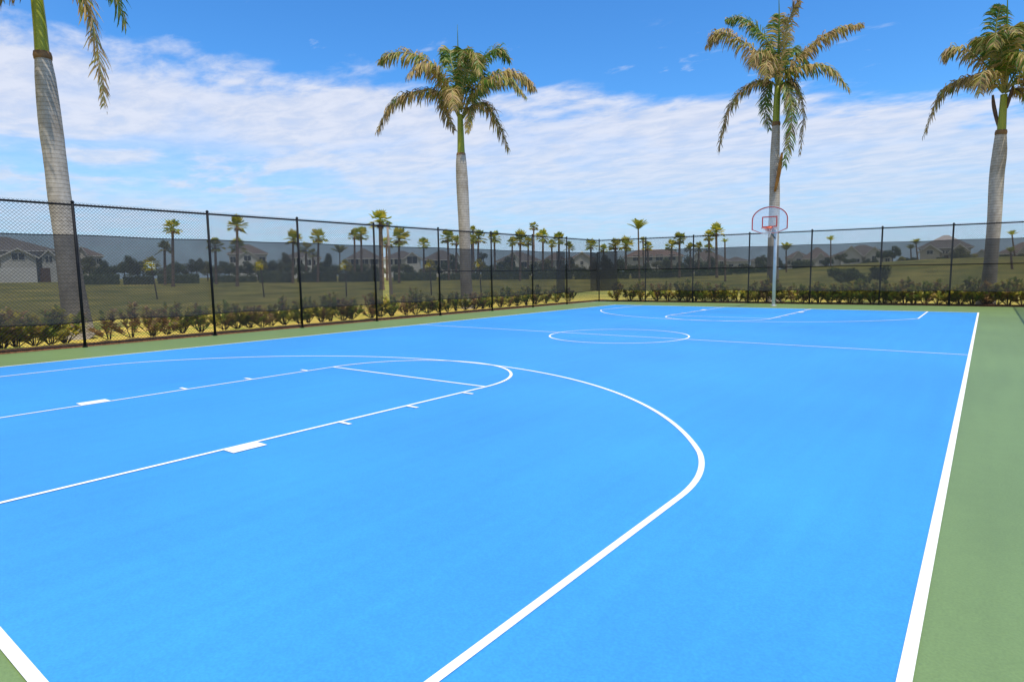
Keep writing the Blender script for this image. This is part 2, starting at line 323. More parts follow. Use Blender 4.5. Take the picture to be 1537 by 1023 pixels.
# green pad reaching just past the fences
g = MB(); pts = [(LX(-9)-.12, -9), (RX+.12, -9), (RX+.12, BY(RX)+.12), (CX-.12, CY+.12)]
g.add([(x, y, 0) for x, y in pts]+[(x, y, G0-.1) for x, y in pts], ((0,1,2,3),(0,4,5,1),(1,5,6,2),(2,6,7,3),(3,7,4,0)))
struct(g.build('court_surround', M_GREEN))
W, LEN, HL, FT, R3, ST, BK, FR = 7.4662, 27.7425, 1.8288, 6.2291, 6.4944, 5.92, 1.5073, 1.8288
g = MB(); g.quad((-W, 0, .004), (W, 0, .004), (W, LEN, .004), (-W, LEN, .004)); struct(g.build('playing_surface', M_BLUE))
ln = MB(); ZL = .008; _lz = [0]
def strip(pts, wd, closed=False):
    pts = [Vector((p[0], p[1], 0)) for p in pts]; k = len(pts); l = []; r = []; _lz[0] += 1; z = ZL+.00025*_lz[0]
    for i in range(k):
        if closed: t0 = (pts[i]-pts[i-1]).normalized(); t1 = (pts[(i+1) % k]-pts[i]).normalized()
        else:
            t0 = (pts[i]-pts[i-1]).normalized() if i else (pts[1]-pts[0]).normalized(); t1 = (pts[i+1]-pts[i]).normalized() if i < k-1 else t0
        t = (t0+t1).normalized(); n = Vector((-t.y, t.x, 0)); s_ = wd/2/max(.3, n.dot(Vector((-t0.y, t0.x, 0))))
        l.append(pts[i]+n*s_+Vector((0,0,z))); r.append(pts[i]-n*s_+Vector((0,0,z)))
    n = k if closed else k-1
    for i in range(n): j = (i+1) % k; ln.quad(r[i], r[j], l[j], l[i])
def arc(cx, cy, r, a0, a1, n=96): return [(cx+r*math.cos(a0+(a1-a0)*i/n), cy+r*math.sin(a0+(a1-a0)*i/n)) for i in range(n+1)]
strip([(-W, 0), (W, 0), (W, LEN), (-W, LEN)], .054, True)
strip([(-W+.03, LEN/2), (W-.03, LEN/2)], .042)
strip(arc(0, LEN/2, FR-.025, 0, 2*PI, 128)[:-1], .044, True)
ka = math.acos(ST/R3)
for far in (0, 1):
    fy = (lambda y: LEN-y) if far else (lambda y: y)
    P = lambda l: [(x, fy(y)) for x, y in l]
    a_in = arc(0, BK, R3, ka, PI-ka)
    if far: strip(P([(ST, .03)]+a_in+[(-ST, .03)]), .05)
    else:
        # near line: the turn between straight and arc is eased
        k0 = Vector((ST, BK+R3*math.sin(ka))); fil = []
        a_in = arc(0, BK, R3, ka+.1, PI-ka-.1); p0 = Vector((ST, k0.y-.62)); p2 = Vector(a_in[0])
        bez = [tuple(p0*(1-t)**2+k0*2*t*(1-t)+p2*t*t) for t in [i/12 for i in range(12)]]
        bezl = [(-x, y) for x, y in bez][::-1]
        strip(P([(ST, .03)]+bez+a_in+bezl+[(-ST, .03)]), .05)
    strip(P([(HL, .03), (HL, FT)]), .048); strip(P([(-HL, .03), (-HL, FT)]), .042)
    strip(P([(-HL, FT), (HL, FT)]), .048)
    strip(P(arc(0, FT, HL, 0, PI, 64)), .048)
    for s_ in (-1, 1):
        strip(P([(s_*(HL+.115), 2.23), (s_*(HL+.115), 2.58)]), .19)
        for h in (3.60, 4.64, 5.70): strip(P([(s_*(HL+.02), h), (s_*(HL+.21), h)]), .05)
struct(ln.build('court_lines', M_LINE))
# mulch beds behind the fences
def bed(poly, name):
    b = MB(); n = len(poly); k = 40; rows = 5; vs = []
    (a, b0), (c, d) = poly
    for i in range(k+1):
        t = i/k
        for j in range(rows):
            s_ = j/(rows-1); p = Vector(a).lerp(Vector(c), t).lerp(Vector(b0).lerp(Vector(d), t), s_)
            wob = .18*noise.noise(Vector((p.x*.7, p.y*.7, 3)))*s_
            off = (Vector(b0)-Vector(a)).normalized()*wob
            vs.append((p.x+off.x, p.y+off.y, (.015+.05*math.sin(PI*s_)+.02*noise.noise(Vector((p.x*2, p.y*2, 0)))) if 0 < j < rows-1 else G0+.005))
    fs = [(i*rows+j, i*rows+j+1, (i+1)*rows+j+1, (i+1)*rows+j) for i in range(k) for j in range(rows-1)]
    b.add(vs, fs); struct(b.build(name, M_MULCH, smooth=True))
bed((((LX(-2)-.13, -2), (LX(-2)-.85, -2)), ((CX-.13, CY+1.2), (CX-.85, CY+1.2))), 'mulch_bed')
bed((((CX-.1, CY+.14), (CX-.1, CY+1.35)), ((12, BY(12)+.14), (12, BY(12)+1.35))), 'mulch_bed')

# ------------------------------------------------------------------ fences
FH, PITCH = 3.5, .082
def fence_run(name, label, A, B, posts, rail_mid, screens, start_post=True):
    """A,B: ends on the ground (2D); posts: distances along the run; screens: (s0,s1,z0,z1,offset,vents)"""
    A = Vector((*A, 0)); B = Vector((*B, 0)); ln_ = (B-A).length; d = (B-A)/ln_; out = Vector((-d.y, d.x, 0))   # outward = left of travel
    root = thing(name, label, 'fence', A, math.atan2(d.y, d.x), 'black chain link fences around the court')
    # local frame: x along, y outward
    for s in posts:
        p = MB(); p.tube([(s, 0, 0), (s, 0, FH+.02)], .034, 10); p.tube([(s, 0, FH+.02), (s, 0, FH+.05), (s, 0, FH+.07)], [.044, .038, .012], 10)
        p.tube([(s, 0, .004), (s, 0, .03)], .06, 10)
        p.build('post', M_BLACK, root, True)
        for z in (.45, 1.2, 1.95, 2.9): p.tube([(s, .0, z-.012), (s, 0, z+.012)], .043, 8)
    def rail(nm, z, y, r, s0=0, s1=ln_):
        m = MB(); m.tube([(s0, y, z), (s1, y, z)], r, 8); m.build(nm, M_BLACK, root, True)
    rail('top_rail', FH-.03, .03, .026); rail('bottom_rail', .06, .045, .016)
    if rail_mid: rail('middle_rail', 1.80, .10, .021, *rail_mid)
    m = MB(); wr = .0040; z0, z1 = .03, FH+.035; H = z1-z0
    def wire(a, b, yy):
        a = Vector(a); b = Vector(b); t = (b-a).normalized(); n = Vector((-t.z, 0, t.x))
        y = Vector((0, 1, 0)); vs = []
        for p in (a, b):
            for w_ in (0, 2.094, 4.189): vs.append(p+(n*math.cos(w_)+y*math.sin(w_))*wr)
        m.add(vs, ((0,1,4,3),(1,2,5,4),(2,0,3,5)))
    k = int((ln_+H)/PITCH)+1
    for i in range(k):
        c = i*PITCH - H              # rising wires: x = c + (z-z0)
        a0 = max(0, -c); a1 = min(H, ln_-c)
        if a1-a0 > .02: wire((c+a0, .058, z0+a0), (c+a1, .058, z0+a1), 0)
        c2 = i*PITCH                  # falling wires: x = c2 - (z-z0)
        a0 = max(0, c2-ln_); a1 = min(H, c2)
        if a1-a0 > .02: wire((c2-a0, .0655, z0+a0), (c2-a1, .0655, z0+a1), 0)
    m.build('chain_mesh', M_WIRE, root)
    for s0, s1, za, zb, off, vents in screens:
        m = MB(); st = .06 if vents else .15; nx = max(2, int((s1-s0)/st)); nz = int((zb-za)/.06) if vents else 14; vs = []
        def P(i, j):
            x = s0+(s1-s0)*i/nx; t = j/nz
            sag = .018*math.sin(x*2.06)+.012*noise.noise(Vector((x*1.3, 5, 0)))
            z = za+(zb-za)*t+sag*(1-t)+.010*math.sin(x*2.06+1)*t
            return (x, off+.012*noise.noise(Vector((x*.9, t*2, 1)))+.006, z)
        vs = [P(i, j) for i in range(nx+1) for j in range(nz+1)]; fs = []
        for i in range(nx):
            for j in range(nz):
                x = s0+(s1-s0)*(i+.5)/nx; z = za+(zb-za)*(j+.5)/nz
                if any((x-vx)**2+(z-vz)**2 < vr*vr and z > vz-vr*.55 for vx, vz, vr in vents): continue
                fs.append((i*(nz+1)+j, (i+1)*(nz+1)+j, (i+1)*(nz+1)+j+1, i*(nz+1)+j+1))
        m.add(vs, fs); o = m.build('windscreen', M_SCREEN, root, True)
        for zz_ in (za, zb):
            h = MB()
            for i in range(nx): 
                a = P(i, 0 if zz_ == za else nz); b = P(i+1, 0 if zz_ == za else nz)
                h.quad((a[0], a[1]-.004, a[2]-.012), (b[0], b[1]-.004, b[2]-.012), (b[0], b[1]-.004, b[2]+.012), (a[0], a[1]-.004, a[2]+.012))
            h.build('hem', M_BLACK, o)
    return root
# left run travels from near to far with the outside on its left
Y0 = -1.0
A = (LX(Y0), Y0); Bc = (CX, CY)
sl_ = lambda y: (y-Y0)*math.hypot(1, .003)
nl = Vector((1, .003, 0))
def s_left(px, py): return sl_(on_plane(px, py, nl, -10.0).y)
pl = [s_left(x, y) for x, y in ((128,521),(323,502),(454,492),(566,484),(661,475),(739,467),(800,462),(851,458))]
pl[0:0] = [pl[0]-3.05]
pl[0:0] = [pl[0]-2.9]
pl = [q for q in pl if q > 0]
LENL = (Vector(Bc)-Vector(A)).length
vent_px = [(227,399,.14),(391,400,.14),(518,400,.14),(645,399,.14),(719,398,.14)]
vents = []
for x, y, r_ in vent_px:
    P_ = on_plane(x, y, nl, -10.0); vents.append((sl_(P_.y), P_.z, r_))
g0, g1 = s_left(577, 430), s_left(586.5, 430)
ov = s_left(838, 410); ov2 = s_left(850, 410)
fence_run('chain_link_fence', 'black chain link fence with torn-gap windscreen along the left side of the court', A, Bc, pl, (pl[5], LENL),
          [(0, g0, .63, 2.74, .085, vents[:3]), (g1, ov2, .63, 2.74, .085, vents[3:]), (ov, LENL+.10, .60, 2.76, .11, []), (LENL-.75, LENL+.12, .60, 2.78, .135, [])])
Cr = (RX, BY(RX)); db = (Vector(Cr)-Vector(Bc)); LENB = db.length
nb = Vector((-.084, 1, 0))
def s_back(px, py):
    P_ = on_plane(px, py, nb, 31.604); return (Vector((P_.x, P_.y))-Vector(Bc)).length
# the back run: outside is +y, so it travels from right to left
pb = [s_back(x, y) for x, y in ((968.5,453.4),(1039.3,454.5),(1122.6,454.7),(1215,456),(1319,457.8),(1424,460))]
pb = [0.0]+pb+[LENB]
pbr = [LENB-q for q in pb]
s928 = s_back(928, 410)
fence_run('chain_link_fence', 'black chain link fence with windscreen behind the far basketball hoop', Cr, Bc, pbr, (0, LENB),
          [(0.02, LENB+.08, .66, 2.83, .085, []), (LENB-s928, LENB+.10, .62, 2.80, .12, [])])
# right run just outside the frame; its shade shows in the far right corner
YR = 14.0
rr = fence_run('chain_link_fence', 'black chain link fence with windscreen on the right side, shading the far right corner', (RX+.0, BY(RX)-.06), (RX, YR), [.0001+3.05*i for i in range(1, 6)], (0, BY(RX)-.06-YR),
          [(0.05, BY(RX)-.06-YR, .66, 2.83, .085, [])])

# ------------------------------------------------------------------ basketball hoop
hx, hy = -.194, 29.616
hoop = thing('basketball_hoop', 'fan-shaped clear basketball backboard on grey pole at the far end', 'basketball hoop', (hx, hy, 0))
p = MB(); p.tube([(0,0,0.004),(0,0,3.0),(0,0,3.30),(0,-.05,3.42),(0,-.16,3.47)], [.075,.075,.075,.074,.072], 16); p.build('pole', M_GALV, hoop, True)
p = MB(); p.tube([(0,0,0.004),(0,0,.03)], [.14,.14], 16); p.build('base_plate', M_GALV, hoop, True)
by = -1.216                                    # board plane in local y
p = MB(); p.tube([(0,-.14,3.465),(0,-.7,3.48),(0,by+.05,3.48)], .055, 12)
p.tube([(0,-.03,3.10),(0,-.5,3.24),(0,by+.05,3.42)], .03, 8); p.box((-.13,by+.014,3.38), (.20,by+.05,3.58))
p.build('support_arm', M_STEELD, hoop, True)
bc = .04; bw = .765; zb0, zs0, zs1, zt = 3.29, 3.47, 3.90, 4.46
def outline(grow=0):
    o = [(-.32, zb0-grow*.5), (.32, zb0-grow*.5), (bw+grow, zs0-grow*.4)]
    w_ = bw+grow; hgt = zt+grow-zs1
    for i in range(0, 33): a = PI*i/32; o.append((w_*math.cos(a), zs1+hgt*math.sin(a)))
    o.append((-bw-grow, zs0-grow*.4)); return o
oo = outline()
p = MB(); n = len(oo); vs = [(bc+x, by-.012, z) for x, z in oo]+[(bc+x, by+.012, z) for x, z in oo]
p.add(vs, [tuple(range(n)), tuple(range(2*n-1, n-1, -1))]+[(i, i+n, (i+1) % n+n, (i+1) % n) for i in range(n)])
bb = p.build('backboard', M_ACRYL, hoop)
def ring(o_out, o_in, y0, y1, m_, nm, par):
    q = MB(); n = len(o_out); vs = []
    for y in (y0, y1):
        vs += [(bc+x, y, z) for x, z in o_out]; vs += [(bc+x, y, z) for x, z in o_in]
    fs = []
    for i in range(n):
        j = (i+1) % n
        fs += [(i, j, n+j, n+i), (2*n+j, 2*n+i, 3*n+i, 3*n+j), (j, i, 2*n+i, 2*n+j), (n+i, n+j, 3*n+j, 3*n+i)]
    q.add(vs, fs); return q.build(nm, m_, par)
ring(outline(.0), outline(-.045), by-.018, by-.0125, M_RED, 'border_stripe', bb)
ring(outline(.016), outline(.001), by-.02, by+.045, M_WHITE, 'edge_trim', bb)
sq0 = [(-.325, 3.56), (.325, 3.56), (.325, 4.03), (-.325, 4.03)]; sq1 = [(-.28, 3.605), (.28, 3.605), (.28, 3.985), (-.28, 3.985)]
ring(sq0, sq1, by-.018, by-.0125, M_RED, 'target_square', bb)
rz, rr_ = 3.5, .235; ry = by-.16-rr_
p = MB(); p.tube([(bc+rr_*math.cos(a), ry+rr_*math.sin(a), rz) for a in [2*PI*i/40 for i in range(40)]], .012, 8, closed=True)
p.box((bc-.10, by-.06, rz-.14), (bc+.10, by-.02, rz+.07)); p.box((bc-.075, by-.20, rz-.022), (bc+.075, by-.05, rz+.012))
p.tube([(bc-.06, by-.05, rz-.13), (bc-.13, ry+.12, rz-.01)], .014, 8); p.tube([(bc+.06, by-.05, rz-.13), (bc+.13, ry+.12, rz-.01)], .014, 8)
p.build('rim', M_ORANGE, hoop, True)
p = MB(); K = 12
def npt(i, lev):
    r_ = [.228, .215, .185, .158, .140, .135][lev]; z = rz-[.012, .08, .16, .25, .33, .41][lev]; a = 2*PI*(i+.5*(lev % 2))/K; return (bc+r_*math.cos(a), ry+r_*math.sin(a), z)
for lev in range(5):
    for i in range(K):
        o_ = 0 if lev % 2 == 0 else 1
        p.tube([npt(i, lev), npt(i, lev+1)], .0045, 5); p.tube([npt(i, lev), npt(i-1 if lev % 2 == 0 else i+1, lev+1)], .0045, 5)
p.build('net', M_NET, hoop)

# ------------------------------------------------------------------ royal palms
def catmull(P, n):
    P = [P[0]*2-P[1]]+P+[P[-1]*2-P[-2]]; out = []
    m = len(P)-3
    for k in range(n+1):
        u = m*k/n; i = min(int(u), m-1); t = u-i; a, b, c, d = P[i:i+4]
        out.append(.5*((2*b)+(c-a)*t+(2*a-5*b+4*c-d)*t*t+(3*b-a-3*c+d)*t**3))
    return out
FM = [M_RACH, M_FG, M_FY, M_FB, M_FD]
MIX = {'g': (.82,.16,.02,0), 'gy': (.45,.42,.13,0), 'y': (.28,.50,.19,.03), 'b': (.08,.32,.50,.10), 'd': (.08,.20,.37,.35), 'dg': (.6,.12,.05,.23)}
def frond(parent, P, wid, mix, rng, droop=.55, n=115, name='frond', base=0.12):
    pts = catmull(P, 26); L_ = sum((b-a).length for a, b in zip(pts, pts[1:])); m = MB(); n = max(70, min(240, int(L_/.034)))
    m.tube(pts, [max(.007, .05*(1-.88*i/26)) for i in range(27)], 5, 0, cap=False)
    side_ref = (pts[-1]-pts[0]).cross(Vector((0, 0, 1)))
    if side_ref.length < .3: side_ref = RT.copy()
    side_ref.normalize()
    for k in range(n):
        t = base+(1-base)*(k+.5)/n; u = t*26; i = min(int(u), 25); f = u-i; p = pts[i].lerp(pts[i+1], f); tg = (pts[i+1]-pts[i]).normalized()
        sd = (side_ref-tg*side_ref.dot(tg)).normalized(); up = sd.cross(tg)
        prof = (math.sin(PI*min(1, (.14+t*.70)))**.7)*(1 if t < .8 else 1-.35*(t-.8)/.2)
        for s_ in (-1, 1):
            if rng.random() < .05: continue
            l = wid*prof*rng.uniform(.82, 1.15); roll = rng.uniform(-.75, .55)
            hang = max(0, -tg.z); dr = (sd*s_*math.cos(roll)+up*math.sin(roll)*.9+tg*(rng.uniform(.35, .8)+.75*hang*rng.random())).normalized()
            g_ = Vector((0, 0, -1)); dp = droop*rng.uniform(.45, 1.15)
            p1 = p+(dr+g_*dp*.25).normalized()*l*.45; p2 = p1+(dr*.75+g_*dp*1.1).normalized()*l*.33; p3 = p2+(dr*.45+g_*dp*1.6+Vector((rng.uniform(-.3,.3), rng.uniform(-.3,.3), 0))).normalized()*l*.27
            wv = tg*((.029+.008*hang)*rng.uniform(.75, 1.3)) if abs(dr.dot(tg)) < .9 else up*.02
            wv = (wv+Vector((rng.uniform(-.008, .008), rng.uniform(-.008, .008), rng.uniform(-.008, .008))))
            pr = MIX[mix]; tt = min(1, max(0, rng.random()+(t-.5)*.22)); mi = 1; acc = pr[0]
            while mi < 4 and tt > acc: acc += pr[mi]; mi += 1
            m.add([p-wv*.6, p+wv*.6, p1+wv, p1-wv, p2+wv*.75, p2-wv*.75, p3+wv*.12, p3-wv*.12], ((0,1,2,3),(3,2,4,5),(5,4,6,7)), mi)
    o = m.build(name, FM, parent, True); return o
def royal(label, D, trunk, shaft, fronds, wid, seed, base_px, spear=None, sheaths=(), extra=None):
    """trunk / shaft: (px, py, width px) along the stem; fronds: (mix, droop, [(px, py, dD)...])"""
    rng = random.Random(seed); B = at(*base_px, D); B.z = T(B.x, B.y)
    root = thing('royal_palm', label, 'palm tree', B, 0, 'royal palms outside the fence')
    def P3(q, dd=0): return at(q[0], q[1], D+dd)
    def rad(q):
        a = P3(q); return q[2]/2/F*(a-CAM).dot(FW)*(1 if True else 1)
    def stem(l, mid, nm, sm, seg, ringamp):
        pts = [P3(q) for q in l]; rs = [rad(q)*math.cos(math.atan((q[0]-768)/F))**.5 for q in l]
        cp = catmull(pts, seg); cr = [v.x for v in catmull([Vector((r_, 0, 0)) for r_ in rs], seg)]
        m = MB(); rr2 = [r_*(1+ringamp*(rng.random()-.5)) for r_ in cr]
        m.tube([c-B for c in cp], rr2, 20, 0); return m.build(nm, mid, root, sm)
    P0 = P3((trunk[0][0], trunk[0][1])); 
    tr = [(*q,) for q in trunk]
    stem(tr, M_ROYAL, 'trunk', True, 90, .018)
    stem(shaft, M_SHAFT, 'crownshaft', True, 16, .01)
    a = P3(shaft[0]); b = P3(shaft[1]); d = (b-a).normalized(); m = MB(); r0 = rad(shaft[0])
    m.tube([a-B-d*.10, a-B, a-B+d*.10], [r0*1.05, r0*1.10, r0*1.01], 20); m.build('crownshaft_collar', M_SHBASE, root, True)
    for mix, droop, path, *wk in fronds:
        frond(root, [P3(q, q[2])-B for q in path], wid*(wk[0] if wk else 1), mix, rng, droop)
    if spear:
        m = MB(); pts = [P3(q)-B for q in spear]; m.tube(catmull(pts, 8), [.075-.0085*i for i in range(9)], 6); m.build('spear_leaf', M_FG, root, True)
    for l, w_, mm in sheaths:
        pts = catmull([P3(q, q[2])-B for q in l], 8); m = MB(); m.tube(pts, [w_*(.35+.65*math.sin(PI*(i+1)/10)) for i in range(9)], 8); m.build('old_leaf_base', mm, root, True)
    return root
def z5(l): return [(540+x/3.1, 20+y/3.1, d) for x, y, d in l]
def z6(l): return [(1040+x/3.008, y/3.008, d) for x, y, d in l]
def z7(l): return [(1340+x/3.01, y/3.01, d) for x, y, d in l]
D2 = ground_D(703, 463)
royal('royal palm with a bright green shaft and half-brown crown, left of the hoop', D2,
      [(704,467,25),(703,462,21),(701,445,18.5),(699,410,17),(697,345,17),(694,280,18),(692.5,250,16.5),(692,232,14)],
      [(692,233,13),(692,226,11.2),(691.5,205,10),(691,186,9),(690.5,172,8)],
      [('y',.7,z5([(458,470,0),(430,400,-.1),(370,270,-.2),(270,195,-.2),(150,185,-.1),(95,220,0)])),
       ('b',1.1,z5([(455,470,0),(425,380,-.4),(370,270,-.8),(290,235,-1.1),(225,290,-1.3)]),.95),
       ('d',.8,z5([(455,470,0),(410,400,.1),(330,360,.2),(220,375,.3),(140,430,.3),(80,550,.3)]),.95),
       ('b',.9,z5([(465,480,0),(450,400,-.7),(430,350,-1.3),(430,370,-1.9),(435,450,-2.3)]),.85),
       ('b',.9,z5([(480,470,0),(520,370,0),(590,300,-.1),(690,270,-.2),(770,300,-.2),(812,345,-.2)])),
       ('y',.9,z5([(480,470,0),(530,380,-.4),(610,310,-.8),(700,310,-1.0),(770,385,-1.1)]),.8),
       ('d',.8,z5([(480,480,0),(530,425,.3),(590,425,.6),(645,505,.7),(692,632,.8)]),.9),
       ('g',.5,z5([(472,460,0),(510,340,.2),(570,215,.4),(640,165,.5),(698,215,.6)]),.9),
       ('gy',.8,z5([(470,450,0),(485,300,-.3),(510,200,-.7),(540,190,-1.0),(560,280,-1.3)]),.9),
       ('g',.6,z5([(465,440,0),(445,310,.4),(425,220,.7),(415,170,.9),(385,230,1.1)]),.8),
       ('g',.6,z5([(470,440,0),(500,300,.4),(530,220,.8),(560,260,1.2),(590,330,1.4)]),.8),
       ('d',.9,z5([(460,485,0),(430,430,.3),(390,420,.7),(400,470,1.0),(440,545,1.1)]),.7),
       ('b',.9,z5([(480,490,0),(505,440,-.2),(515,460,-.4),(505,500,-.6),(500,555,-.7)]),.5),
       ('g',.5,z5([(470,420,0),(470,300,-.1),(475,210,-.3),(480,170,-.6),(470,240,-.9)]),.7)],
      .86, 3, (703, 463), spear=[(691,165),(689,110),(687.5,75),(686.5,37)])
D3 = 36.2
royal('royal palm with drooping green and brown fronds, directly behind the hoop', D3,
      [(1161,452,25),(1161,448,22),(1160.5,435,18),(1160,400,16.5),(1161,350,16),(1162.5,305,15.6),(1163,240,14),(1164.5,200,12),(1165,185,11)],
      [(1165,186,11.2),(1165,180,10.6),(1166,155,10),(1167.5,130,9)],
      [('g',.45,z6([(385,390,0),(370,250,.1),(310,150,.2),(235,85,.2),(155,85,.2)]),.95),
       ('b',.75,z6([(380,390,0),(350,290,-.1),(270,220,-.2),(170,155,-.2),(100,150,-.2),(62,205,-.2)])),
       ('b',1.1,z6([(382,395,0),(355,300,-.7),(320,245,-1.3),(280,250,-1.8),(265,300,-2.0)]),.95),
       ('b',1.1,z6([(384,395,0),(370,310,-.8),(345,265,-1.5),(330,290,-2.1),(335,350,-2.4)]),.9),
       ('b',.45,z6([(388,390,0),(400,270,-.1),(420,150,-.1),(445,60,-.1),(475,5,-.1)]),.9),
       ('gy',.5,z6([(386,390,0),(385,270,.4),(385,160,.7),(390,65,.8)]),.95),
       ('g',.6,z6([(390,390,0),(420,280,.4),(450,220,.9),(490,240,1.4),(520,300,1.7)]),.6),
       ('b',.75,z6([(392,390,0),(450,290,0),(540,200,0),(640,135,0),(765,108,0)]),.9),
       ('y',.8,z6([(392,390,0),(430,330,-.2),(510,295,-.4),(620,305,-.5),(705,402,-.5)]),.9),
       ('d',.6,z6([(382,395,0),(340,365,0),(270,375,0),(190,440,.1),(140,550,.2),(115,682,.2)]),.85),
       ('dg',.7,z6([(392,395,0),(415,375,-.3),(440,440,-.6),(445,560,-.7),(415,745,-.7)]),.85),
       ('d',.6,z6([(394,395,0),(430,365,0),(475,395,0),(500,520,0),(482,695,0)]),.8),
       ('dg',.6,z6([(380,395,0),(352,370,.2),(332,420,.3),(330,500,.4),(345,585,.4)]),.8),
       ('g',.6,z6([(386,392,0),(365,280,.4),(330,230,.9),(290,260,1.4)]),.6)],
      .90, 5, (1160.5, 449), spear=[(1169,110),(1169.5,60),(1169.5,20),(1169,-12)],
      sheaths=[(z6([(402,690,-.45),(395,740,-.45),(385,800,-.4),(370,865,-.4)]), .10, M_HANG)])
D4 = 34.6
royal('royal palm with a stout swollen grey trunk at the right edge', D4,
      [(1479,459,31),(1480,452,27),(1482.5,436,24),(1484.5,422,21.5),(1487,395,19.8),(1490,360,19.6),(1492.5,330,20),(1496,266,21),(1500,232,20.6),(1501.8,207,17),(1502.3,198,15)],
      [(1502.5,199,14),(1503.5,192,12.8),(1505.5,165,11),(1507,142,10)],
      [('d',.8,z7([(498,420,0),(450,375,0),(370,350,0),(280,370,0),(205,440,.1),(140,612,.2)]),.85),
       ('b',.9,z7([(498,420,0),(460,340,-.1),(390,265,-.2),(310,215,-.2),(250,225,-.2),(232,258,-.2)]),.85),
       ('b',1.1,z7([(498,420,0),(470,360,-.8),(430,320,-1.5),(400,340,-2.0),(395,420,-2.3)]),.85),
       ('g',.55,z7([(502,415,0),(480,270,.1),(465,150,.2),(475,70,.2),(490,25,.2)]),.85),
       ('gy',.7,z7([(502,415,0),(470,270,-.2),(435,190,-.5),(410,170,-.8),(395,220,-1.0)]),.85),
       ('gy',.7,z7([(504,415,0),(495,270,-.5),(485,180,-1.0),(470,150,-1.5),(455,210,-1.8)]),.8),
       ('y',.7,z7([(506,415,0),(520,280,-.3),(530,180,-.6),(540,120,-.9),(560,150,-1.2)]),.8),
       ('g',.6,z7([(506,415,0),(540,270,.2),(575,160,.3),(610,95,.3),(650,85,.3)]),.9),
       ('gy',.7,z7([(506,415,0),(560,320,0),(620,240,0),(690,210,0),(760,250,0)]),.95),
       ('b',.9,z7([(506,420,0),(560,360,-.2),(620,330,-.3),(690,370,-.3),(740,480,-.3)]),.95),
       ('g',.6,z7([(503,410,0),(520,260,.6),(540,190,1.2),(590,180,1.8),(640,230,2.1)]),.8),
       ('g',.6,z7([(503,410,0),(480,280,.6),(440,210,1.2),(390,200,1.8),(360,240,2.1)]),.7),
       ('gy',.8,z7([(504,410,0),(520,290,-.6),(560,240,-1.2),(610,260,-1.7),(640,340,-2.0)]),.8),
       ('d',.8,z7([(508,420,0),(560,400,.2),(620,420,.4),(660,500,.5),(690,620,.5)]),.8)],
      .85, 8, (1480, 456), spear=[(1509,100),(1511,60),(1512,20),(1512.5,-15)],
      sheaths=[(z7([(452,430,0),(456,475,0),(466,525,0),(477,575,0)]), .075, M_SHEATH), (z7([(545,385,0),(535,420,0),(522,460,0),(515,490,0)]), .07, M_SHEATH)])
D1 = ground_D(122, 508)
royal('royal palm with a thick ringed leaning trunk at the left edge', D1,
      [(125,513,52),(121,508,48),(117,490,43),(111,450,38),(105,410,35),(97.5,350,33),(90,300,33),(84,250,32.5),(76,188,33.5),(69,125,30),(65.5,95,25),(64,83,22.5)],
      [(64,84,22),(63,76,21),(60,40,19.5),(56,3,18),(54,-20,17)],
      [('b',.6,[(54,-20,0),(85,-45,-.2),(115,-25,-.4),(135,20,-.5),(148,85,-.6),(157,157,-.6)],.9),
       ('g',.7,[(54,-22,0),(90,-80,0),(130,-75,.1),(165,-30,.2),(189,35,.2)],1.05),
       ('g',.6,[(54,-25,0),(70,-110,0),(100,-190,0),(150,-220,0)],1.2),
       ('gy',.7,[(54,-25,0),(40,-120,0),(0,-180,0),(-60,-190,0)],1.2),
       ('b',.8,[(54,-22,0),(10,-70,0),(-50,-80,0),(-110,-30,0),(-140,60,0)],1.1),
       ('y',.8,[(54,-22,0),(90,-100,.5),(140,-140,1.2),(200,-150,1.6),(250,-110,1.8)],1.1),
       ('b',.8,[(54,-22,0),(40,-80,-.9),(20,-110,-1.7),(0,-90,-2.4),(-10,-50,-2.8)],1.1),
       ('g',.8,[(54,-22,0),(70,-90,.9),(80,-130,1.7),(90,-120,2.4),(95,-90,2.8)],1.1),
       ('d',.8,[(54,-18,0),(10,-30,.3),(-40,0,.5),(-70,70,.6),(-80,160,.6)],1.0)],
      .80, 21, (120, 508), spear=[(54,-40),(52,-120),(51,-200),(50,-260)])

# ------------------------------------------------------------------ bays (for labels)
POST_PX = [114, 315, 449, 563, 659, 737.5, 799.5, 851, 901, 969, 1040, 1124, 1217.5, 1322, 1428]
def bay(px): return sum(px > q for q in POST_PX)+1
def bay_name(px):
    b = bay(px)
    if b == 1: return 'the bay at the left edge'
    if b == 16: return 'the bay at the right edge'
    return ORD[b]+' fence bay from left'
def spread(items, lab):
    """give every item of one kind a label that says which of its bay it is"""
    d = {}
    for it in items: d.setdefault(bay(it[0]), []).append(it)
    for b, l in d.items():
        l.sort(key=lambda q: q[0])
        for i, (px, o, look) in enumerate(l):
            where = bay_name(px)
            o['label'] = f'{look} in {where}' if len(l) == 1 else (f'{look} in {where}, {ORD[i+1]} of {NUM[len(l)]}' if len(l) <= 20 else f'{look} in {where}')

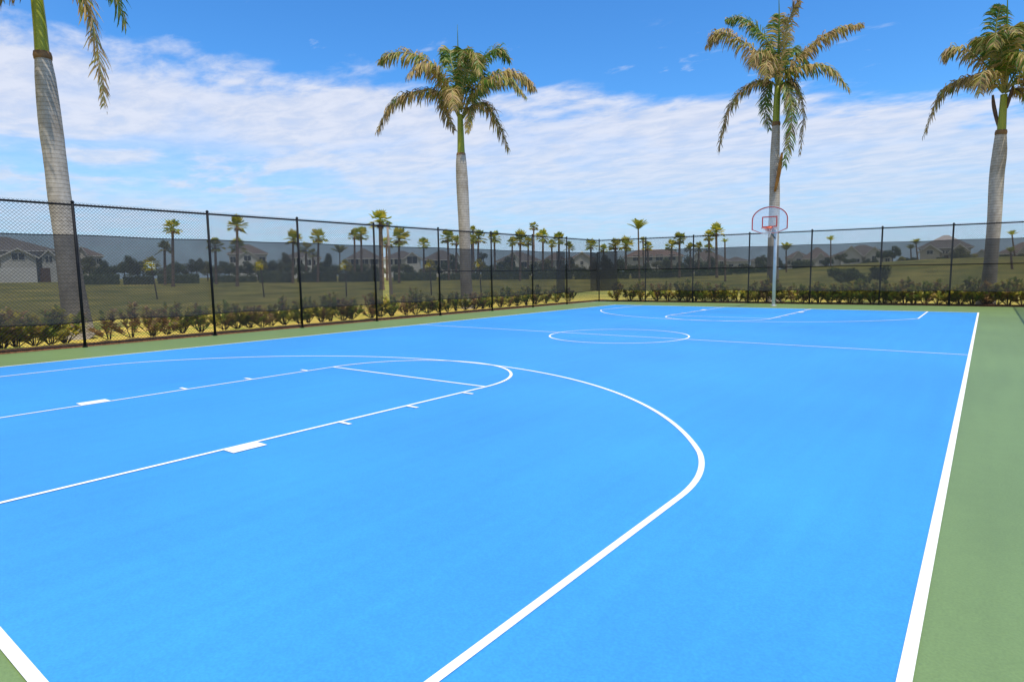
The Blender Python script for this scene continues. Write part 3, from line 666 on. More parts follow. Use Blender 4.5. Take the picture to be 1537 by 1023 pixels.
# ------------------------------------------------------------------ fan palms
def leaf_fan(m, c, d, up, r, rng, mi, nseg=9):
    d = d.normalized(); s_ = d.cross(up)
    if s_.length < .05: s_ = d.orthogonal()
    s_.normalize(); n = s_.cross(d)
    for k in range(nseg):
        a = (k/(nseg-1)-.5)*2.6+rng.uniform(-.06, .06); l = r*(1-.28*abs(k/(nseg-1)-.5)*2)*rng.uniform(.82, 1.1)
        t = d*math.cos(a)+s_*math.sin(a); w_ = (s_*math.cos(a)-d*math.sin(a))*r*.085
        mid = c+t*l*.62+n*l*.05; tip = c+t*l*1.0-Vector((0,0,1))*l*rng.uniform(.0, .16)
        m.add([c, mid+w_, tip, mid-w_], ((0,1,2),(0,2,3)), mi)
def fan_crown(seed, yellow, dead):
    rng = random.Random(seed); m = MB()
    for k in range(40):
        el = rng.uniform(-.6, 1.45); az = rng.uniform(0, 2*PI); d = Vector((math.cos(el)*math.cos(az), math.cos(el)*math.sin(az), math.sin(el)))
        l = rng.uniform(.36, .56); c = d*l-Vector((0,0,1))*.05*(1-math.sin(el)); m.tube([(0,0,0), d*l*.5+Vector((0,0,.03)), c], [.022,.016,.012], 4, 0, cap=False)
        leaf_fan(m, c, d-Vector((0,0,1))*rng.uniform(-.1,.25), Vector((0,0,1)), rng.uniform(.42, .6), rng, 1 if rng.random() < yellow else 0)
    for k in range(dead):
        el = rng.uniform(-1.2, -.7); az = rng.uniform(0, 2*PI); d = Vector((math.cos(el)*math.cos(az), math.cos(el)*math.sin(az), math.sin(el)))
        leaf_fan(m, d*.22, d, Vector((0,0,1)), .42, rng, 2)
    return m.mesh('fan_crown', [M_FAN, M_FANY, M_FANB])
FANS = [fan_crown(40+i, [.25, .45, .6, .35, .7][i], [0, 3, 5, 2, 4][i]) for i in range(5)]
def feather_crown(seed):
    rng = random.Random(seed); m = MB()
    for k in range(13):
        az = 2*PI*k/13+rng.uniform(-.2, .2); el = rng.uniform(.55, 1.4); h = Vector((math.cos(az), math.sin(az), 0)); pts = []
        for i in range(7):
            t = i/6; pts.append(h*(t*math.cos(el)*1.1+.18*t*t)+Vector((0,0,1))*(t*math.sin(el)*1.45-.45*t*t))
        m.tube(pts, [.02*(1-.7*i/6) for i in range(7)], 4, 0, cap=False); s_ = h.cross(Vector((0,0,1)))
        for k2 in range(18):
            t = .12+.88*k2/17; u = t*6; i = min(int(u), 5); p = pts[i].lerp(pts[i+1], u-i); tg = (pts[i+1]-pts[i]).normalized()
            for sg in (-1, 1):
                l = .34*math.sin(PI*(.15+.75*t))*rng.uniform(.8, 1.1); e_ = p+(s_*sg+tg*.6-Vector((0,0,.35))).normalized()*l
                m.add([p-tg*.035, p+tg*.035, e_], ((0,1,2),), 1 if rng.random() < .3 else 0)
    return m.mesh('feather_crown', [M_FAN, M_FANY])
FEATH = [feather_crown(70), feather_crown(71)]
def trunk_mesh(seed, amp):
    rng = random.Random(seed); m = MB(); n = 24; bx_ = rng.uniform(-.02, .02)
    m.tube([(bx_*math.sin(PI*i/n), 0, i/n) for i in range(n+1)], [(1.25 if i == 0 else 1.0-.25*i/n)*(1+amp*(rng.random()-.5)) for i in range(n+1)], 9)
    return m.mesh('palm_trunk', M_FTRUNK, True)
# unit height, unit radius is scaled per palm
TR = [trunk_mesh(3, .12), trunk_mesh(4, .2)]
# (px, py of crown centre, crown radius px, distance, kind, look)
PALMS = [
 (259,343,14,78,'f1','tall sunlit'),(247,374,13,84,'f0','shaded lower'),(356,339,15,76,'f2','tall sunlit'),(323,370,14,84,'f0','shaded lower'),(357,371,14,100,'f0','shaded lower'),
 (440,359,14,84,'f2','tall sunlit'),(459,374,11,92,'f0','shaded lower'),(478,357,14,86,'f1','tall sunlit'),(470,381,8,100,'f0','small shaded'),(510,380,12,98,'x0','shaded feathery'),
 (532,354,10,95,'f2','slim sunlit'),(542,352,13,88,'f3','tall sunlit'),(571,333,18,62,'f1','very tall thick-trunked'),(580,366,11,90,'f4','yellow-green'),(599,358,17,80,'f2','broad sunlit'),
 (636,367,11,98,'f3','small sunlit'),(672,357,13,88,'f3','tall sunlit'),(685,363,10,95,'f4','yellow-green'),(710,346,7,120,'f2','slim distant'),(708,361,10,96,'f4','yellow-green'),(718,358,13,90,'f1','tall sunlit'),
 (742,358,12,90,'f3','tall sunlit'),(769,364,9,105,'f0','dark green'),(781,361,15,82,'f2','broad sunlit'),(793,364,9,100,'f3','small dark'),(801,341,8,112,'f4','tall slim yellow-green'),
 (815,356,12,88,'f2','tall sunlit'),(828,367,8,100,'f4','small yellow-green'),(839,360,12,88,'f3','tall sunlit'),(854,371,9,100,'f0','dark green'),
 (887,369,11,95,'f3','sunlit'),(906,374,8,108,'f0','small dark'),(924,369,12,90,'f4','broad yellow-green'),(939,368,13,86,'f2','broad sunlit'),
 (958,345,15,70,'x1','tall grey-green feathery'),(965,361,6,118,'f4','small distant'),(972,371,9,100,'f1','small sunlit'),(1008,370,11,88,'f0','dark green'),(1020,360,12,84,'f3','tall sunlit'),
 (1036,373,9,100,'f0','low dark'),(1049,372,9,100,'f2','low sunlit'),(1064,356,10,90,'f4','slim sunlit'),(1075,348,13,80,'f2','tall sunlit'),(1064,374,9,98,'f0','round dark'),
 (1088,364,6,70,'x0','thin wispy'),(1180,376,11,85,'x1','upright yellow-tipped'),(1247,361,7,105,'x0','thin tall'),(1367,374,7,110,'x0','small drooping'),(1375,367,8,105,'x1','taller feathery'),
 (1519,353,7,105,'x0','thin tall'),(1517,379,8,72,'x1','short feathery')]
items = []
for i, (px, py, r_, D, kd, look) in enumerate(PALMS):
    B = foot(px+R.uniform(-1, 2), D); cpt = at(px, py, D); dep = (cpt-CAM).dot(FW); rad = r_/F*dep; h = cpt.z-B.z
    fan = kd[0] == 'f'
    o = thing('fan_palm' if fan else 'feather_palm', '', 'palm tree', B, R.uniform(0, 6.28), 'smaller palms on the lawn beyond the fence')
    c = link('crown', FANS[int(kd[1])] if fan else FEATH[int(kd[1])], o); c.scale = (rad*1.15,)*3; c.rotation_euler = (0, 0, R.uniform(0, 6))
    off = Vector((cpt.x-B.x, cpt.y-B.y, h)); ci = Matrix.Rotation(-o.rotation_euler.z, 3, 'Z') @ off; c.location = ci
    t = link('trunk', TR[i % 2], o); tr_ = (.17 if look != 'very tall thick-trunked' else .24)*(.6 if not fan else 1); t.scale = (tr_, tr_, 1)
    t.scale.z = ci.length; t.rotation_euler = ci.to_track_quat('Z', 'Y').to_euler()
    items.append((px, o, f"{look} {'fan' if fan else 'feather'} palm"))
spread(items, 'palm')
# young palms whose bright crowns show through the windscreen vents
items = []
YC = fan_crown(90, 1., 0); YC.materials[0] = M_YOUNG; YC.materials[1] = M_YOUNG
for px, py, bp, r_ in ((227,398,(234,449),11),(391,400,(395,446),9),(518,400,(519,445),9),(645,399,(647,443),8.5),(719,398,(722,441),8)):
    D = ground_D(*bp); B = foot(bp[0], D); cpt = at(px, py, D); rad = r_/F*(cpt-CAM).dot(FW)
    o = thing('young_palm', '', 'palm tree', B, 0, 'young palms just beyond the left fence')
    c = link('crown', YC, o); c.scale = (rad*1.35,)*3; c.location = cpt-B; c.rotation_euler = (0, 0, R.uniform(0, 6))
    m = MB(); m.tube([(0,0,-.02), (cpt-B)*.5+Vector((.02,0,0)), cpt-B], [.055,.045,.04], 8); m.build('trunk', M_STEM, o, True)
    items.append((px, o, 'small young palm with bright yellow-green crown'))
spread(items, 'young')
# slim pale pole in the gap between the two windscreens
B = foot(587, ground_D(587.5, 474)); tp = at(581.5, 336, (Vector((B.x, B.y))-CAM.xy).length)
pp = thing('wooden_pole', 'slender pale leaning pole seen through the gap in the left windscreen', 'pole', B)
m = MB(); m.tube([(0,0,-.03)]+[(tp-B)*(i/8)+Vector((.02*math.sin(i*1.3), 0, 0)) for i in range(1, 9)], [.085-.005*i for i in range(9)], 10); m.build('shaft', M_WOODP, pp, True)
m = MB(); m.box((-.05,-.05,-.02), (.05,.05,.05), org=tp-B); m.build('cap', M_STEELD, pp)

# ------------------------------------------------------------------ bushes, trees, hedges
def leaf_ball(seed, nleaf, flat=1., ls=.1, lumps=7, mats=None, mixp=(1,)):
    rng = random.Random(seed); m = MB(); cs = [(Vector((rng.uniform(-.6,.6), rng.uniform(-.6,.6), rng.uniform(-.45,.55))), rng.uniform(.3,.5)) for _ in range(lumps)]
    for k in range(nleaf):
        c, r_ = cs[rng.randrange(lumps)]; d = Vector((rng.gauss(0,1), rng.gauss(0,1), rng.gauss(0,1))).normalized(); p = c+d*r_*rng.uniform(.55, 1.08)
        p.z *= flat; n = (d+Vector((rng.uniform(-.8,.8), rng.uniform(-.8,.8), rng.uniform(-.4,.9)))).normalized(); a = n.orthogonal().normalized(); b = n.cross(a); w_ = rng.uniform(0, 6.28); a, b = a*math.cos(w_)+b*math.sin(w_), b*math.cos(w_)-a*math.sin(w_)
        s_ = ls*rng.uniform(.6, 1.3); m.add([p-a*s_, p+b*s_*.5, p+a*s_, p-b*s_*.5], ((0,1,2,3),), 0)
    return m
TREES = {k: [leaf_ball(200+i, 1500, .9, .085).mesh('tree_crown', mt) for i in range(3)] for k, mt in (('d', M_TREE), ('o', M_TREE2), ('y', M_TREEY))}
STEMM = MB(); STEMM.tube([(0,0,0),(.02,0,.5),(0,.03,1)], [.09,.07,.04], 7)
for a in range(3): STEMM.tube([(.01,0,.6),(.25*math.cos(a*2.1),.25*math.sin(a*2.1),1.1)], [.04,.02], 5)
STEMM = STEMM.mesh('tree_trunk', M_STEM, True)
BUSH = [ # px, py centre, rx px, ry px, distance, kind
 (150,402,13,16,100,'d'),(135,393,12,14,118,'o'),(170,404,12,12,98,'d'),(188,396,13,17,104,'d'),(207,400,13,17,106,'d'),(228,408,11,10,100,'d'),(250,412,11,7,96,'o'),(270,402,13,14,112,'d'),
 (296,396,12,19,95,'d'),(312,402,10,14,104,'o'),(330,406,9,10,97,'o'),(344,402,11,16,104,'d'),(372,402,12,14,102,'d'),(388,404,11,12,100,'d'),
 (405,398,12,16,102,'d'),(424,394,13,20,110,'o'),(436,402,11,14,98,'d'),(480,402,12,12,98,'d'),(489,392,11,16,112,'d'),(505,404,12,11,96,'d'),(540,402,13,13,100,'d'),(556,405,11,11,98,'d'),(525,407,9,8,92,'o'),
 (592,404,10,10,96,'d'),(612,404,10,9,95,'d'),(655,404,12,9,96,'d'),(668,398,9,12,110,'d'),(680,392,9,14,118,'d'),(726,384,8,9,140,'d'),(735,403,11,12,98,'d'),(752,402,13,14,102,'d'),(765,392,10,14,118,'d'),(778,404,11,12,98,'d'),
 (800,403,12,13,102,'d'),(820,396,12,14,112,'o'),(836,405,11,12,100,'d'),(852,396,10,15,116,'d'),(874,407,14,11,96,'d'),(893,398,9,13,112,'d'),(912,394,12,16,106,'d'),(932,397,13,17,104,'d'),(948,403,12,14,98,'d'),
 (966,404,12,14,98,'d'),(985,397,10,8,104,'o'),(1000,393,10,14,108,'d'),(1016,402,12,13,98,'d'),(1034,394,12,16,106,'d'),(1048,398,12,17,102,'d'),(1062,396,12,16,106,'d'),(1078,403,11,12,98,'d'),(1100,405,12,8,96,'d'),(1120,402,12,9,100,'o'),(1140,392,9,14,112,'d'),
 (1156,388,9,11,120,'d'),(1172,395,10,12,100,'d'),(1196,396,12,7,104,'d'),(1212,396,9,7,106,'d'),(1238,392,10,8,106,'d'),(1260,386,10,9,110,'o'),(1274,391,9,7,108,'d'),(1298,394,8,7,112,'d'),(1312,393,7,7,112,'d'),(1323,381,10,11,118,'d'),(1338,378,10,12,118,'d'),
 (1352,391,7,6,104,'y'),(1364,390,10,5,108,'d'),(1446,381,16,14,112,'o'),(1461,392,5,5,106,'y'),(1410,391,7,4,120,'d'),(1428,390,7,5,118,'d'),(1505,391,9,4,120,'d'),(1530,388,8,6,118,'d')]
for k in range(44):
    px = 118+k*24+R.uniform(-7, 7); BUSH.append((px, R.uniform(399, 408), R.uniform(12, 17), R.uniform(9, 13), R.uniform(112, 136), R.choice('ddo')))
items = []
for i, (px, py, rx, ry, D, kd) in enumerate(BUSH):
    c = at(px, py, D); dep = (c-CAM).dot(FW); B = foot(px, D); a, b = rx/F*dep, ry/F*dep; h = max(.25, c.z-B.z)
    o = thing('broadleaf_tree' if kd != 'y' else 'shrub', '', 'tree' if kd != 'y' else 'shrub', B, R.uniform(0, 6.28), 'trees and bushes in front of the houses')
    q = link('crown', TREES[kd][i % 3], o); q.location = (0, 0, h); q.scale = (a*1.08, a*1.08, b*1.1)
    t = link('trunk', STEMM, o); t.scale = (min(1, h*.5),)*2+(h,)
    items.append((px, o, {'d': 'dark bushy tree', 'o': 'olive-green bushy tree', 'y': 'bright yellow shrub'}[kd]))
spread(items, 'bush')
items = []
BIG = [leaf_ball(300+i, 2600, .85, .075, 11).mesh('tree_crown', M_TREE) for i in range(2)]
for i, (px, py, rx, ry, D, lk) in enumerate([(1262,413,19,14,46,'wide'),(1292,414,20,17,44,'tallest'),(1322,411,18,15,47,'rightmost')]):
    c = at(px, py, D); dep = (c-CAM).dot(FW); B = foot(px, D); h = c.z-B.z
    o = thing('large_shrub', f'large dark leafy shrub on the lawn behind the hoop fence, {["left","middle","right"][i]} of three', 'shrub', B, i*1.3, 'large dark shrubs behind the back fence')
    q = link('crown', BIG[i % 2], o); q.location = (0, 0, h); q.scale = (rx/F*dep*1.1, rx/F*dep*1.1, ry/F*dep*1.15)
    t = link('trunk', STEMM, o); t.scale = (.6, .6, h)
def hedge_mesh(l, d, h, seed):
    rng = random.Random(seed); m = MB(); n = int(l*110)
    for k in range(n):
        x = rng.uniform(0, l); z = rng.uniform(.0, 1); f = rng.random()
        if f < .62: y = rng.uniform(-.05, .12)*d; zz_ = z*h; nn = Vector((0,-1,.4))
        else: y = rng.uniform(0, d); zz_ = h*rng.uniform(.9, 1.06); nn = Vector((0,0,1))
        p = Vector((x, y, zz_*(1+.13*noise.noise(Vector((x*.8, seed, 0)))))); nn = (nn+Vector((rng.uniform(-1,1), rng.uniform(-1,1), rng.uniform(-.6,.8)))).normalized(); a = nn.orthogonal().normalized(); b = nn.cross(a); s_ = rng.uniform(.07, .15)
        m.add([p-a*s_, p+b*s_*.6, p+a*s_, p-b*s_*.6], ((0,1,2,3),))
    m.box((.05, .12*d, 0), (l-.05, d*.9, h*.88))
    return m
items = []
for i, (x0, x1, yt, D, kd) in enumerate([(122,180,411,88,'d'),(184,232,413,86,'d'),(236,300,411,88,'d'),(318,386,413,90,'d'),(388,442,407,86,'d'),(446,506,407,87,'d'),(508,574,408,86,'d'),(590,655,409,88,'d'),(660,720,410,88,'d'),(722,795,405,87,'d'),(798,860,405,86,'d'),(862,945,406,85,'d'),(948,1040,405,86,'d'),(1042,1100,405,88,'d'),(1104,1152,402,90,'d'),(1188,1218,392,100,'d')]):
    a = foot(x0, D); b = foot(x1, D); top = at((x0+x1)/2, yt, D).z; d = b-a; z = min(a.z, b.z)-.15
    o = hedge_mesh(math.hypot(d.x, d.y), 1.3, top-z, i).build('hedge', M_TREE); o.location = (a.x, a.y, z); o.rotation_euler = (0, 0, math.atan2(d.y, d.x))
    o['category'] = 'hedge'; o['group'] = 'hedges across the far lawn'; items.append(((x0+x1)/2, o, 'long dark clipped hedge beyond the lawn'))
spread(items, 'hedge')

# ------------------------------------------------------------------ shrubs planted along the fence
def shrub(seed, mixp, dense):
    rng = random.Random(seed); leaf = MB(); stem = MB()
    for k in range(dense):
        az = 2.4*k+rng.uniform(-.5, .5); q = rng.random(); sp_ = .05+.47*q**.7; h = rng.uniform(.78, 1.0)*(1-.72*q)+.04; top = Vector((math.cos(az)*sp_, math.sin(az)*sp_, h)); mid = Vector((top.x*.62, top.y*.62, h*.48))
        b0 = Vector((math.cos(az)*.05, math.sin(az)*.05, 0)); pts = catmull([b0, mid, top], 6); stem.tube(pts, [.013-.0015*i for i in range(7)], 5, cap=False)
        mi = 0; t = rng.random(); acc = mixp[0]
        while mi < 3 and t > acc: mi += 1; acc += mixp[mi]
        for j in range(rng.randint(24, 34)):
            t = rng.uniform(.22, 1.03)**.8; u = min(5.99, max(0, t*6)); i = int(u); p = pts[i].lerp(pts[i+1], u-i)
            a2 = rng.uniform(0, 6.28); el = rng.uniform(0, 1.3); d = Vector((math.cos(a2)*math.cos(el), math.sin(a2)*math.cos(el), math.sin(el))); s_ = d.cross(Vector((0,0,1))).normalized(); l = rng.uniform(.14, .25); w_ = l*rng.uniform(.22, .34)
            e_ = d*.8-Vector((0,0,.35))*rng.uniform(.2, 1.2); mj = mi if rng.random() < .78 else rng.choice((0, 1, 2))
            p1 = p+d*l*.5; p2 = p1+e_*l*.55
            leaf.add([p, p1+s_*w_, p2, p1-s_*w_], ((0,1,2),(0,2,3)), mj)
    return leaf.mesh('shrub_foliage', [M_LG, M_LY, M_LB, M_LT]), stem.mesh('shrub_stems', M_STEM)
SH = {'green leafy': [shrub(500+i, (.56,.38,.06,0), 14) for i in range(3)], 'bronze-leaved': [shrub(520+i, (.18,.24,.42,.16), 14) for i in range(3)], 'yellow-green': [shrub(540+i, (.34,.54,.08,.04), 15) for i in range(2)], 'tan-leaved': [shrub(560+i, (.06,.18,.34,.42), 14) for i in range(2)], 'sparse bronze': [shrub(580+i, (.25,.15,.5,.1), 6) for i in range(2)]}
items = []
def plant(x, y, kind, sc, zs=1):
    f_, s_ = R.choice(SH[kind]); o = thing('hedge_shrub', '', 'shrub', (x, y, .02), R.uniform(0, 6.28), 'low shrubs planted along the fence')
    for nm, me in (('foliage', f_), ('stems', s_)):
        c = link(nm, me, o); c.scale = (sc, sc, sc*zs)
    px, py = proj((x, y, .4)); items.append((px, o, kind+' low shrub'))
y = 2.6
LEFTK = [(2.5,'green leafy'),(2.75,'yellow-green'),(3.0,'tan-leaved'),(3.35,'bronze-leaved'),(3.65,'yellow-green'),(3.95,'tan-leaved'),(4.3,'yellow-green'),(4.65,'yellow-green'),(5.0,'green leafy'),(6.0,'sparse bronze'),(6.6,'sparse bronze'),(7.1,'tan-leaved'),(7.55,'bronze-leaved'),(8.0,'yellow-green'),(8.5,'green leafy'),
  (9.3,'green leafy'),(9.7,'yellow-green'),(10.1,'bronze-leaved'),(10.5,'tan-leaved'),(10.95,'green leafy'),(11.45,'yellow-green'),(12.0,'yellow-green'),(12.4,'green leafy'),(12.85,'yellow-green'),(13.3,'green leafy'),(13.8,'bronze-leaved'),(14.3,'yellow-green'),(15.2,'bronze-leaved'),(15.7,'green leafy'),(16.2,'yellow-green'),(17.0,'tan-leaved'),(17.5,'green leafy'),(18.2,'yellow-green'),(18.9,'yellow-green'),(19.5,'green leafy'),(20.1,'green leafy'),(20.8,'yellow-green'),(21.4,'bronze-leaved'),(22.0,'yellow-green'),(22.7,'green leafy'),(23.4,'yellow-green'),(24.1,'green leafy'),(24.8,'yellow-green'),(25.5,'green leafy'),(26.3,'yellow-green'),(27.3,'green leafy'),(28.6,'yellow-green'),(29.8,'green leafy')]
for y, kd in LEFTK: plant(LX(y)-1.45+R.uniform(-.1, .1), y, kd, R.uniform(.85, 1.1), R.uniform(.85, 1.1))
x = CX+.7
while x < 10.0:
    u = (x-CX)/19
    kd = R.choices(('green leafy','bronze-leaved','yellow-green','tan-leaved'), (.32, .18, .33, .17))[0] if u > .12 else R.choice(('green leafy','green leafy','tan-leaved'))
    plant(x, BY(x)+.85+R.uniform(-.1, .1), kd, R.uniform(.9, 1.15), R.uniform(.95, 1.12)); x += R.uniform(.36, .50) if u > .2 else R.uniform(.6, .85)
spread(items, 'shrub')

# ------------------------------------------------------------------ houses
def house(label, px0, px1, yr, ye, D, wall=0, roof=0, depth=10, rot=0, ybase=None, gables=(), wins=(), garage=None, door=None, hipin=None, two=False):
    """front runs px0..px1 at distance D; yr/ye ridge and eave rows; gables (u0,u1,apex row,eave row,out); wins (u, z, w, h)"""
    a = foot(px0, D); b = foot(px1, D); d = b-a; wd = math.hypot(d.x, d.y); ang = math.atan2(d.y, d.x); c = (a+b)/2; z0 = min(a.z, b.z)-.1
    root = thing('house', label, 'house', (a.x, a.y, z0), ang+rot, 'houses across the lawn')
    pm = (px0+px1)/2; ridge = at(pm, yr, D).z-z0; eave = at(pm, ye, D).z-z0; wm, rm = WALLS[wall], ROOFS[roof]
    zs = [q[1] for q in wins]+[q[5][0] for q in gables if len(q) > 5]; ks = eave/(5.6 if zs and max(zs) > 3.4 else 3.9)
    m = MB(); m.box((0, 0, 0), (wd, depth, eave)); m.build('wall', wm, root)
    o = .5; hi = hipin if hipin is not None else min(wd*.45, depth/2); th = .14
    m = MB(); E = [(-o, -o), (wd+o, -o), (wd+o, depth+o), (-o, depth+o)]; rg = [(hi, depth/2), (wd-hi, depth/2)] if hi < wd/2 else [(wd/2-.05, depth/2), (wd/2+.05, depth/2)]
    ez = eave-.02; vs = [(x, y, ez) for x, y in E]+[(x, y, ez+th) for x, y in E]+[(x, y, ridge) for x, y in rg]
    m.add(vs, ((3,2,1,0),(0,1,5,4),(1,2,6,5),(2,3,7,6),(3,0,4,7),(4,5,9,8),(5,6,9),(6,7,8,9),(7,4,8))); r_ = m.build('roof', rm, root)
    m = MB(); m.box((-o-.03, -o-.03, ez-.1), (wd+o+.03, -o+.02, ez+th*.7)); m.build('fascia', M_TRIM, r_)
    def window(x, z, w_, h_, y):
        z *= ks*.9; w_ *= ks*.9; h_ *= ks*.85
        f = MB(); t = .09
        f.box((x-w_/2-t, y-.06, z-t), (x+w_/2+t, y-.004, z)); f.box((x-w_/2-t, y-.06, z+h_), (x+w_/2+t, y-.004, z+h_+t)); f.box((x-w_/2-t, y-.06, z), (x-w_/2, y-.004, z+h_)); f.box((x+w_/2, y-.06, z), (x+w_/2+t, y-.004, z+h_)); f.box((x-.03, y-.055, z), (x+.03, y-.004, z+h_))
        fo = f.build('window', M_TRIM, root); g_ = MB(); g_.box((x-w_/2, y-.03, z), (x+w_/2, y-.006, z+h_)); g_.build('pane', M_GLASS, fo)
    for gi, (u0, u1, ya, yg, out, *win) in enumerate(gables):
        x0, x1 = wd*u0, wd*u1; xc = (x0+x1)/2; hz = at(pm, ya, D).z-z0; ez2 = at(pm, yg, D).z-z0; dy = -out
        m = MB(); back = depth*.45
        m.add([(x0, dy, 0), (x1, dy, 0), (x1, dy, ez2), (xc, dy, hz-.12), (x0, dy, ez2), (x0, back, 0), (x1, back, 0), (x1, back, ez2), (xc, back, hz-.12), (x0, back, ez2)], ((0,1,2,3,4),(9,8,7,6,5),(0,4,9,5),(1,6,7,2)))
        m.build('gable_wall', wm, root)
        m = MB(); s_ = (hz-ez2)/((x1-x0)/2); ov_ = .45; tk = .12
        for sg, xe in ((-1, x0), (1, x1)):
            xo = xe+sg*ov_; zo = ez2-s_*ov_
            A_ = [(xo, dy-.4, zo), (xc, dy-.4, hz), (xc, back, hz), (xo, back, zo)]
            m.add([*A_, *[(p[0], p[1], p[2]+tk) for p in A_]], ((0,1,2,3),(7,6,5,4),(0,4,5,1),(1,5,6,2),(2,6,7,3),(3,7,4,0)))
        gr = m.build('roof', rm, root)
        m = MB()
        for sg, xe in ((-1, x0), (1, x1)):
            xo = xe+sg*ov_; zo = ez2-s_*ov_; y_ = dy-.43
            A_ = [(xo, y_, zo-.16), (xc, y_, hz-.16), (xc, y_, hz+tk*.8), (xo, y_, zo+tk*.8)]; m.add([*A_, *[(p[0], y_+.028, p[2]) for p in A_]], ((0,1,2,3),(7,6,5,4),(0,4,5,1),(2,6,7,3),(3,7,4,0)))
        m.build('fascia', M_TRIM, gr)
        for (z, w_, h_) in win: window(xc, z, w_, h_, dy)
    for u, z, w_, h_, *yy in wins: window(wd*u, z, w_, h_, -(yy[0] if yy else 0))
    if garage:
        u, w_, h_, y_ = garage; w_ *= ks; h_ *= ks; m = MB(); x = wd*u
        m.box((x-w_/2, -y_-.05, .02), (x+w_/2, -y_-.004, h_))
        for k in range(1, 4): m.box((x-w_/2+.1, -y_-.065, h_*k/4-.015), (x+w_/2-.1, -y_-.051, h_*k/4+.015))
        m.build('garage_door', M_GARAGE, root)
    if door:
        u, w_, h_, y_ = door; w_ *= ks; h_ *= ks; m = MB(); x = wd*u; m.box((x-w_/2, -y_-.05, .02), (x+w_/2, -y_-.004, h_)); dd = m.build('door', M_DOOR, root)
        m = MB(); m.box((x+w_/2-.14, -y_-.11, h_*.45), (x+w_/2-.08, -y_-.051, h_*.45+.12)); m.build('handle', M_GALV, dd)
    return root
H2 = dict
house('large pale house with front gable and white garage door at the left edge', -75, 86, 352, 376, 128, 3, 1, 14, ybase=424, gables=[(.47,.80,373,385,2.0,(4.4,1.9,1.3)),(.86,1.0,374.5,384,1.2,(4.0,1.1,1.2))], wins=[(.30,4.2,1.6,1.3),(.15,4.2,1.6,1.3),(.845,4.1,1.2,1.3)], garage=(.60,5.6,2.6,2.0), door=(.88,1.5,2.6,1.2))
house('brown-roofed house half hidden by bushes just right of the leaning palm', 98, 155, 369, 384, 150, 0, 0, 12, gables=[(.30,.66,370,386,1.0,(4.2,1.5,1.4))], wins=[(.75,4.3,1.6,1.3),(.92,4.3,1.2,1.3)], rot=.0)
house('pale gabled house with brown tile roof between the second and third posts', 346, 402, 365, 381, 165, 1, 0, 12, gables=[(.22,.75,376,386,1.2,(4.6,1.5,1.2))], wins=[(.1,4.2,1.2,1.3),(.88,4.2,1.4,1.3)])
house('low white house glimpsed between trees right of the third post', 428, 482, 375, 387, 170, 1, 1, 11, wins=[(.45,2.8,1.4,1.6),(.75,2.8,1.6,1.6),(.2,2.8,1.4,1.6)], gables=[(.5,.82,380,388,.8,(2.8,1.2,1.2))])
house('dark hip-roofed house behind the fourth post', 524, 572, 371, 388, 160, 2, 1, 13, wins=[(.2,3.0,1.6,1.4),(.5,3.0,1.6,1.4),(.8,3.0,1.6,1.4)], hipin=5.5)
house('white-fronted gabled house just right of the windscreen gap', 577, 632, 375, 388, 158, 1, 1, 12, gables=[(.57,.97,379,387,1.4,(3.2,2.2,1.6))], wins=[(.15,3.0,1.4,1.5),(.38,3.0,1.4,1.5)])
house('broad hip-roofed house left of the green-shafted royal palm', 636, 692, 374, 390, 165, 1, 1, 13, wins=[(.1,3,1.6,1.4),(.3,3,1.6,1.4),(.55,3,1.6,1.4),(.9,2.4,1.6,2.0)], gables=[(.8,1.0,378,388,.8)])
house('grey-roofed house behind palms in the sixth fence bay', 746, 812, 376, 392, 168, 1, 1, 12, wins=[(.4,2.6,1.4,1.6),(.62,2.6,1.6,1.6),(.85,2.6,1.4,1.6)], gables=[(.18,.55,377,391,1.0,(3,1.4,1.4))])
house('pale house behind the slim palms left of the eighth post', 818, 848, 378, 390, 172, 3, 0, 10, wins=[(.3,2.6,1.4,1.6),(.7,2.6,1.4,1.6)])
house('white gable-fronted house with arched dark opening left of the fence corner', 855, 892, 378, 389, 150, 1, 2, 11, gables=[(.14,.86,378,388,1.5,(4.2,1.0,1.3))], wins=[(.95,2.4,1.0,1.5)], garage=(.5,3.0,2.1,1.5))
house('house with long low terracotta roof right of the fence corner', 938, 1024, 373, 385, 165, 3, 2, 13, wins=[(.2,3.4,1.6,1.4),(.42,3.4,1.6,1.4),(.6,3.4,1.6,1.4),(.82,3.4,1.6,1.4)], hipin=3)
house('tall hip-roofed house behind the pair of tall palms', 1030, 1092, 374, 392, 170, 1, 0, 12, wins=[(.3,3.0,1.5,1.5),(.6,3.0,1.5,1.5),(.85,3.0,1.2,1.5)], gables=[(.1,.4,378,390,1)])
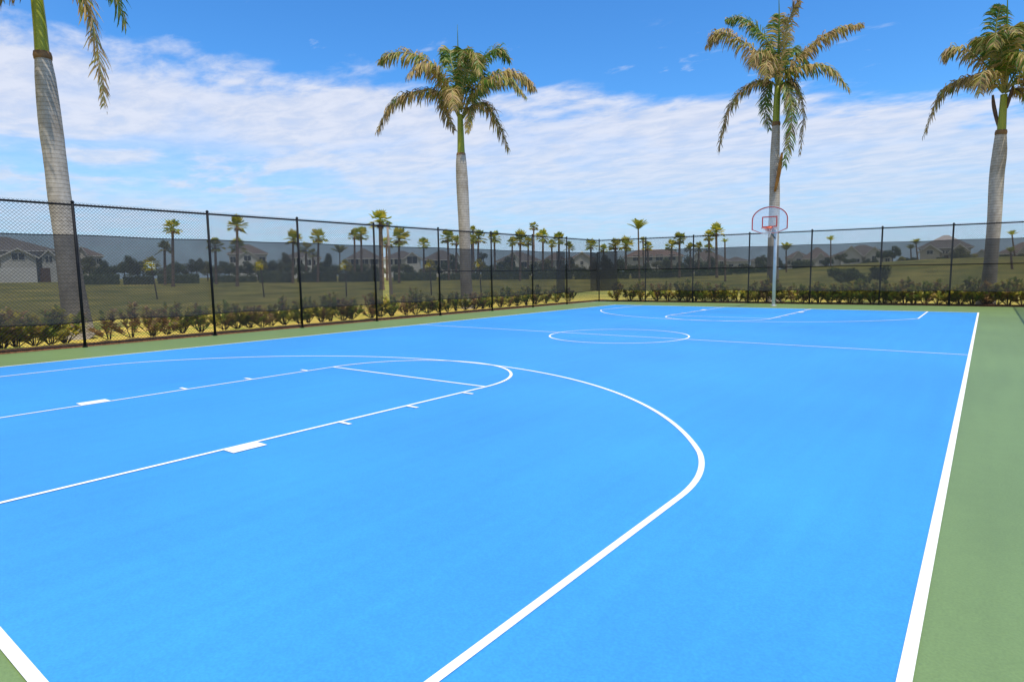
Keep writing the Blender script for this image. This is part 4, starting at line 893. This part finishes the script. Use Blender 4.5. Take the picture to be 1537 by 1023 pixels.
house('small white house far off left of the hoop pole', 1086, 1122, 385, 392, 185, 1, 1, 10, wins=[(.3,2.0,1.6,1.3),(.7,2.0,1.6,1.3)], garage=(.5,2.4,2.0,0))
house('low grey house partly behind the hoop pole', 1126, 1160, 384, 391, 190, 3, 1, 10, wins=[(.3,1.6,1.6,1.3),(.7,1.6,1.6,1.3)])
house('brown-roofed house with one white front gable right of the hoop pole', 1180, 1212, 376, 387, 165, 1, 0, 11, gables=[(.25,.85,377,387,1.0,(2.6,1.4,1.4))], wins=[(.1,2.0,1.0,1.3)])
house('steep brown pyramid-roofed house behind the post right of the hoop', 1206, 1244, 370, 388, 160, 1, 0, 12, gables=[(.45,.85,380,388,1.2,(2.2,1.0,1.4))], wins=[(.2,1.8,1.2,1.3)])
house('long white house with two front gables left of the large shrubs', 1248, 1338, 366, 384, 150, 1, 1, 13, gables=[(.14,.50,369,383,1.2),(.56,.84,371.5,383,1.8,(2.6,1.4,1.5))], wins=[(.24,1.8,1.8,1.4,1.2),(.42,1.8,1.8,1.4,1.2),(.92,1.8,1.4,1.4)], door=(.70,1.3,2.3,1.8))
house('big cream house with pyramid brown roof standing clear on the right lawn', 1379, 1454, 351, 372, 142, 0, 1, 12, gables=[(.0,.40,366.5,376,1.6,(3.6,2.2,1.6)),(.62,.95,366.5,376,1.0,(3.6,1.4,1.4))], wins=[(.46,3.8,.9,1.2),(.55,3.8,.9,1.2)], door=(.53,1.5,2.6,0))
house('small white-fronted house just left of the swollen palm trunk', 1462, 1494, 373, 382, 160, 1, 2, 9, gables=[(.0,.55,374,382,1.0)], garage=(.27,3.6,2.6,1.0))
house('gabled house cut off by the right edge of the picture', 1498, 1570, 362, 380, 155, 3, 0, 12, gables=[(.38,.78,362,380,1.2,(3.2,1.4,1.4))], wins=[(.12,1.6,1.4,1.4),(.25,1.6,1.4,1.4)], door=(.5,1.4,2.3,1.2), garage=(.68,2.6,2.4,1.2))

S.cycles.transparent_max_bounces = 12; S.cycles.max_bounces = 6
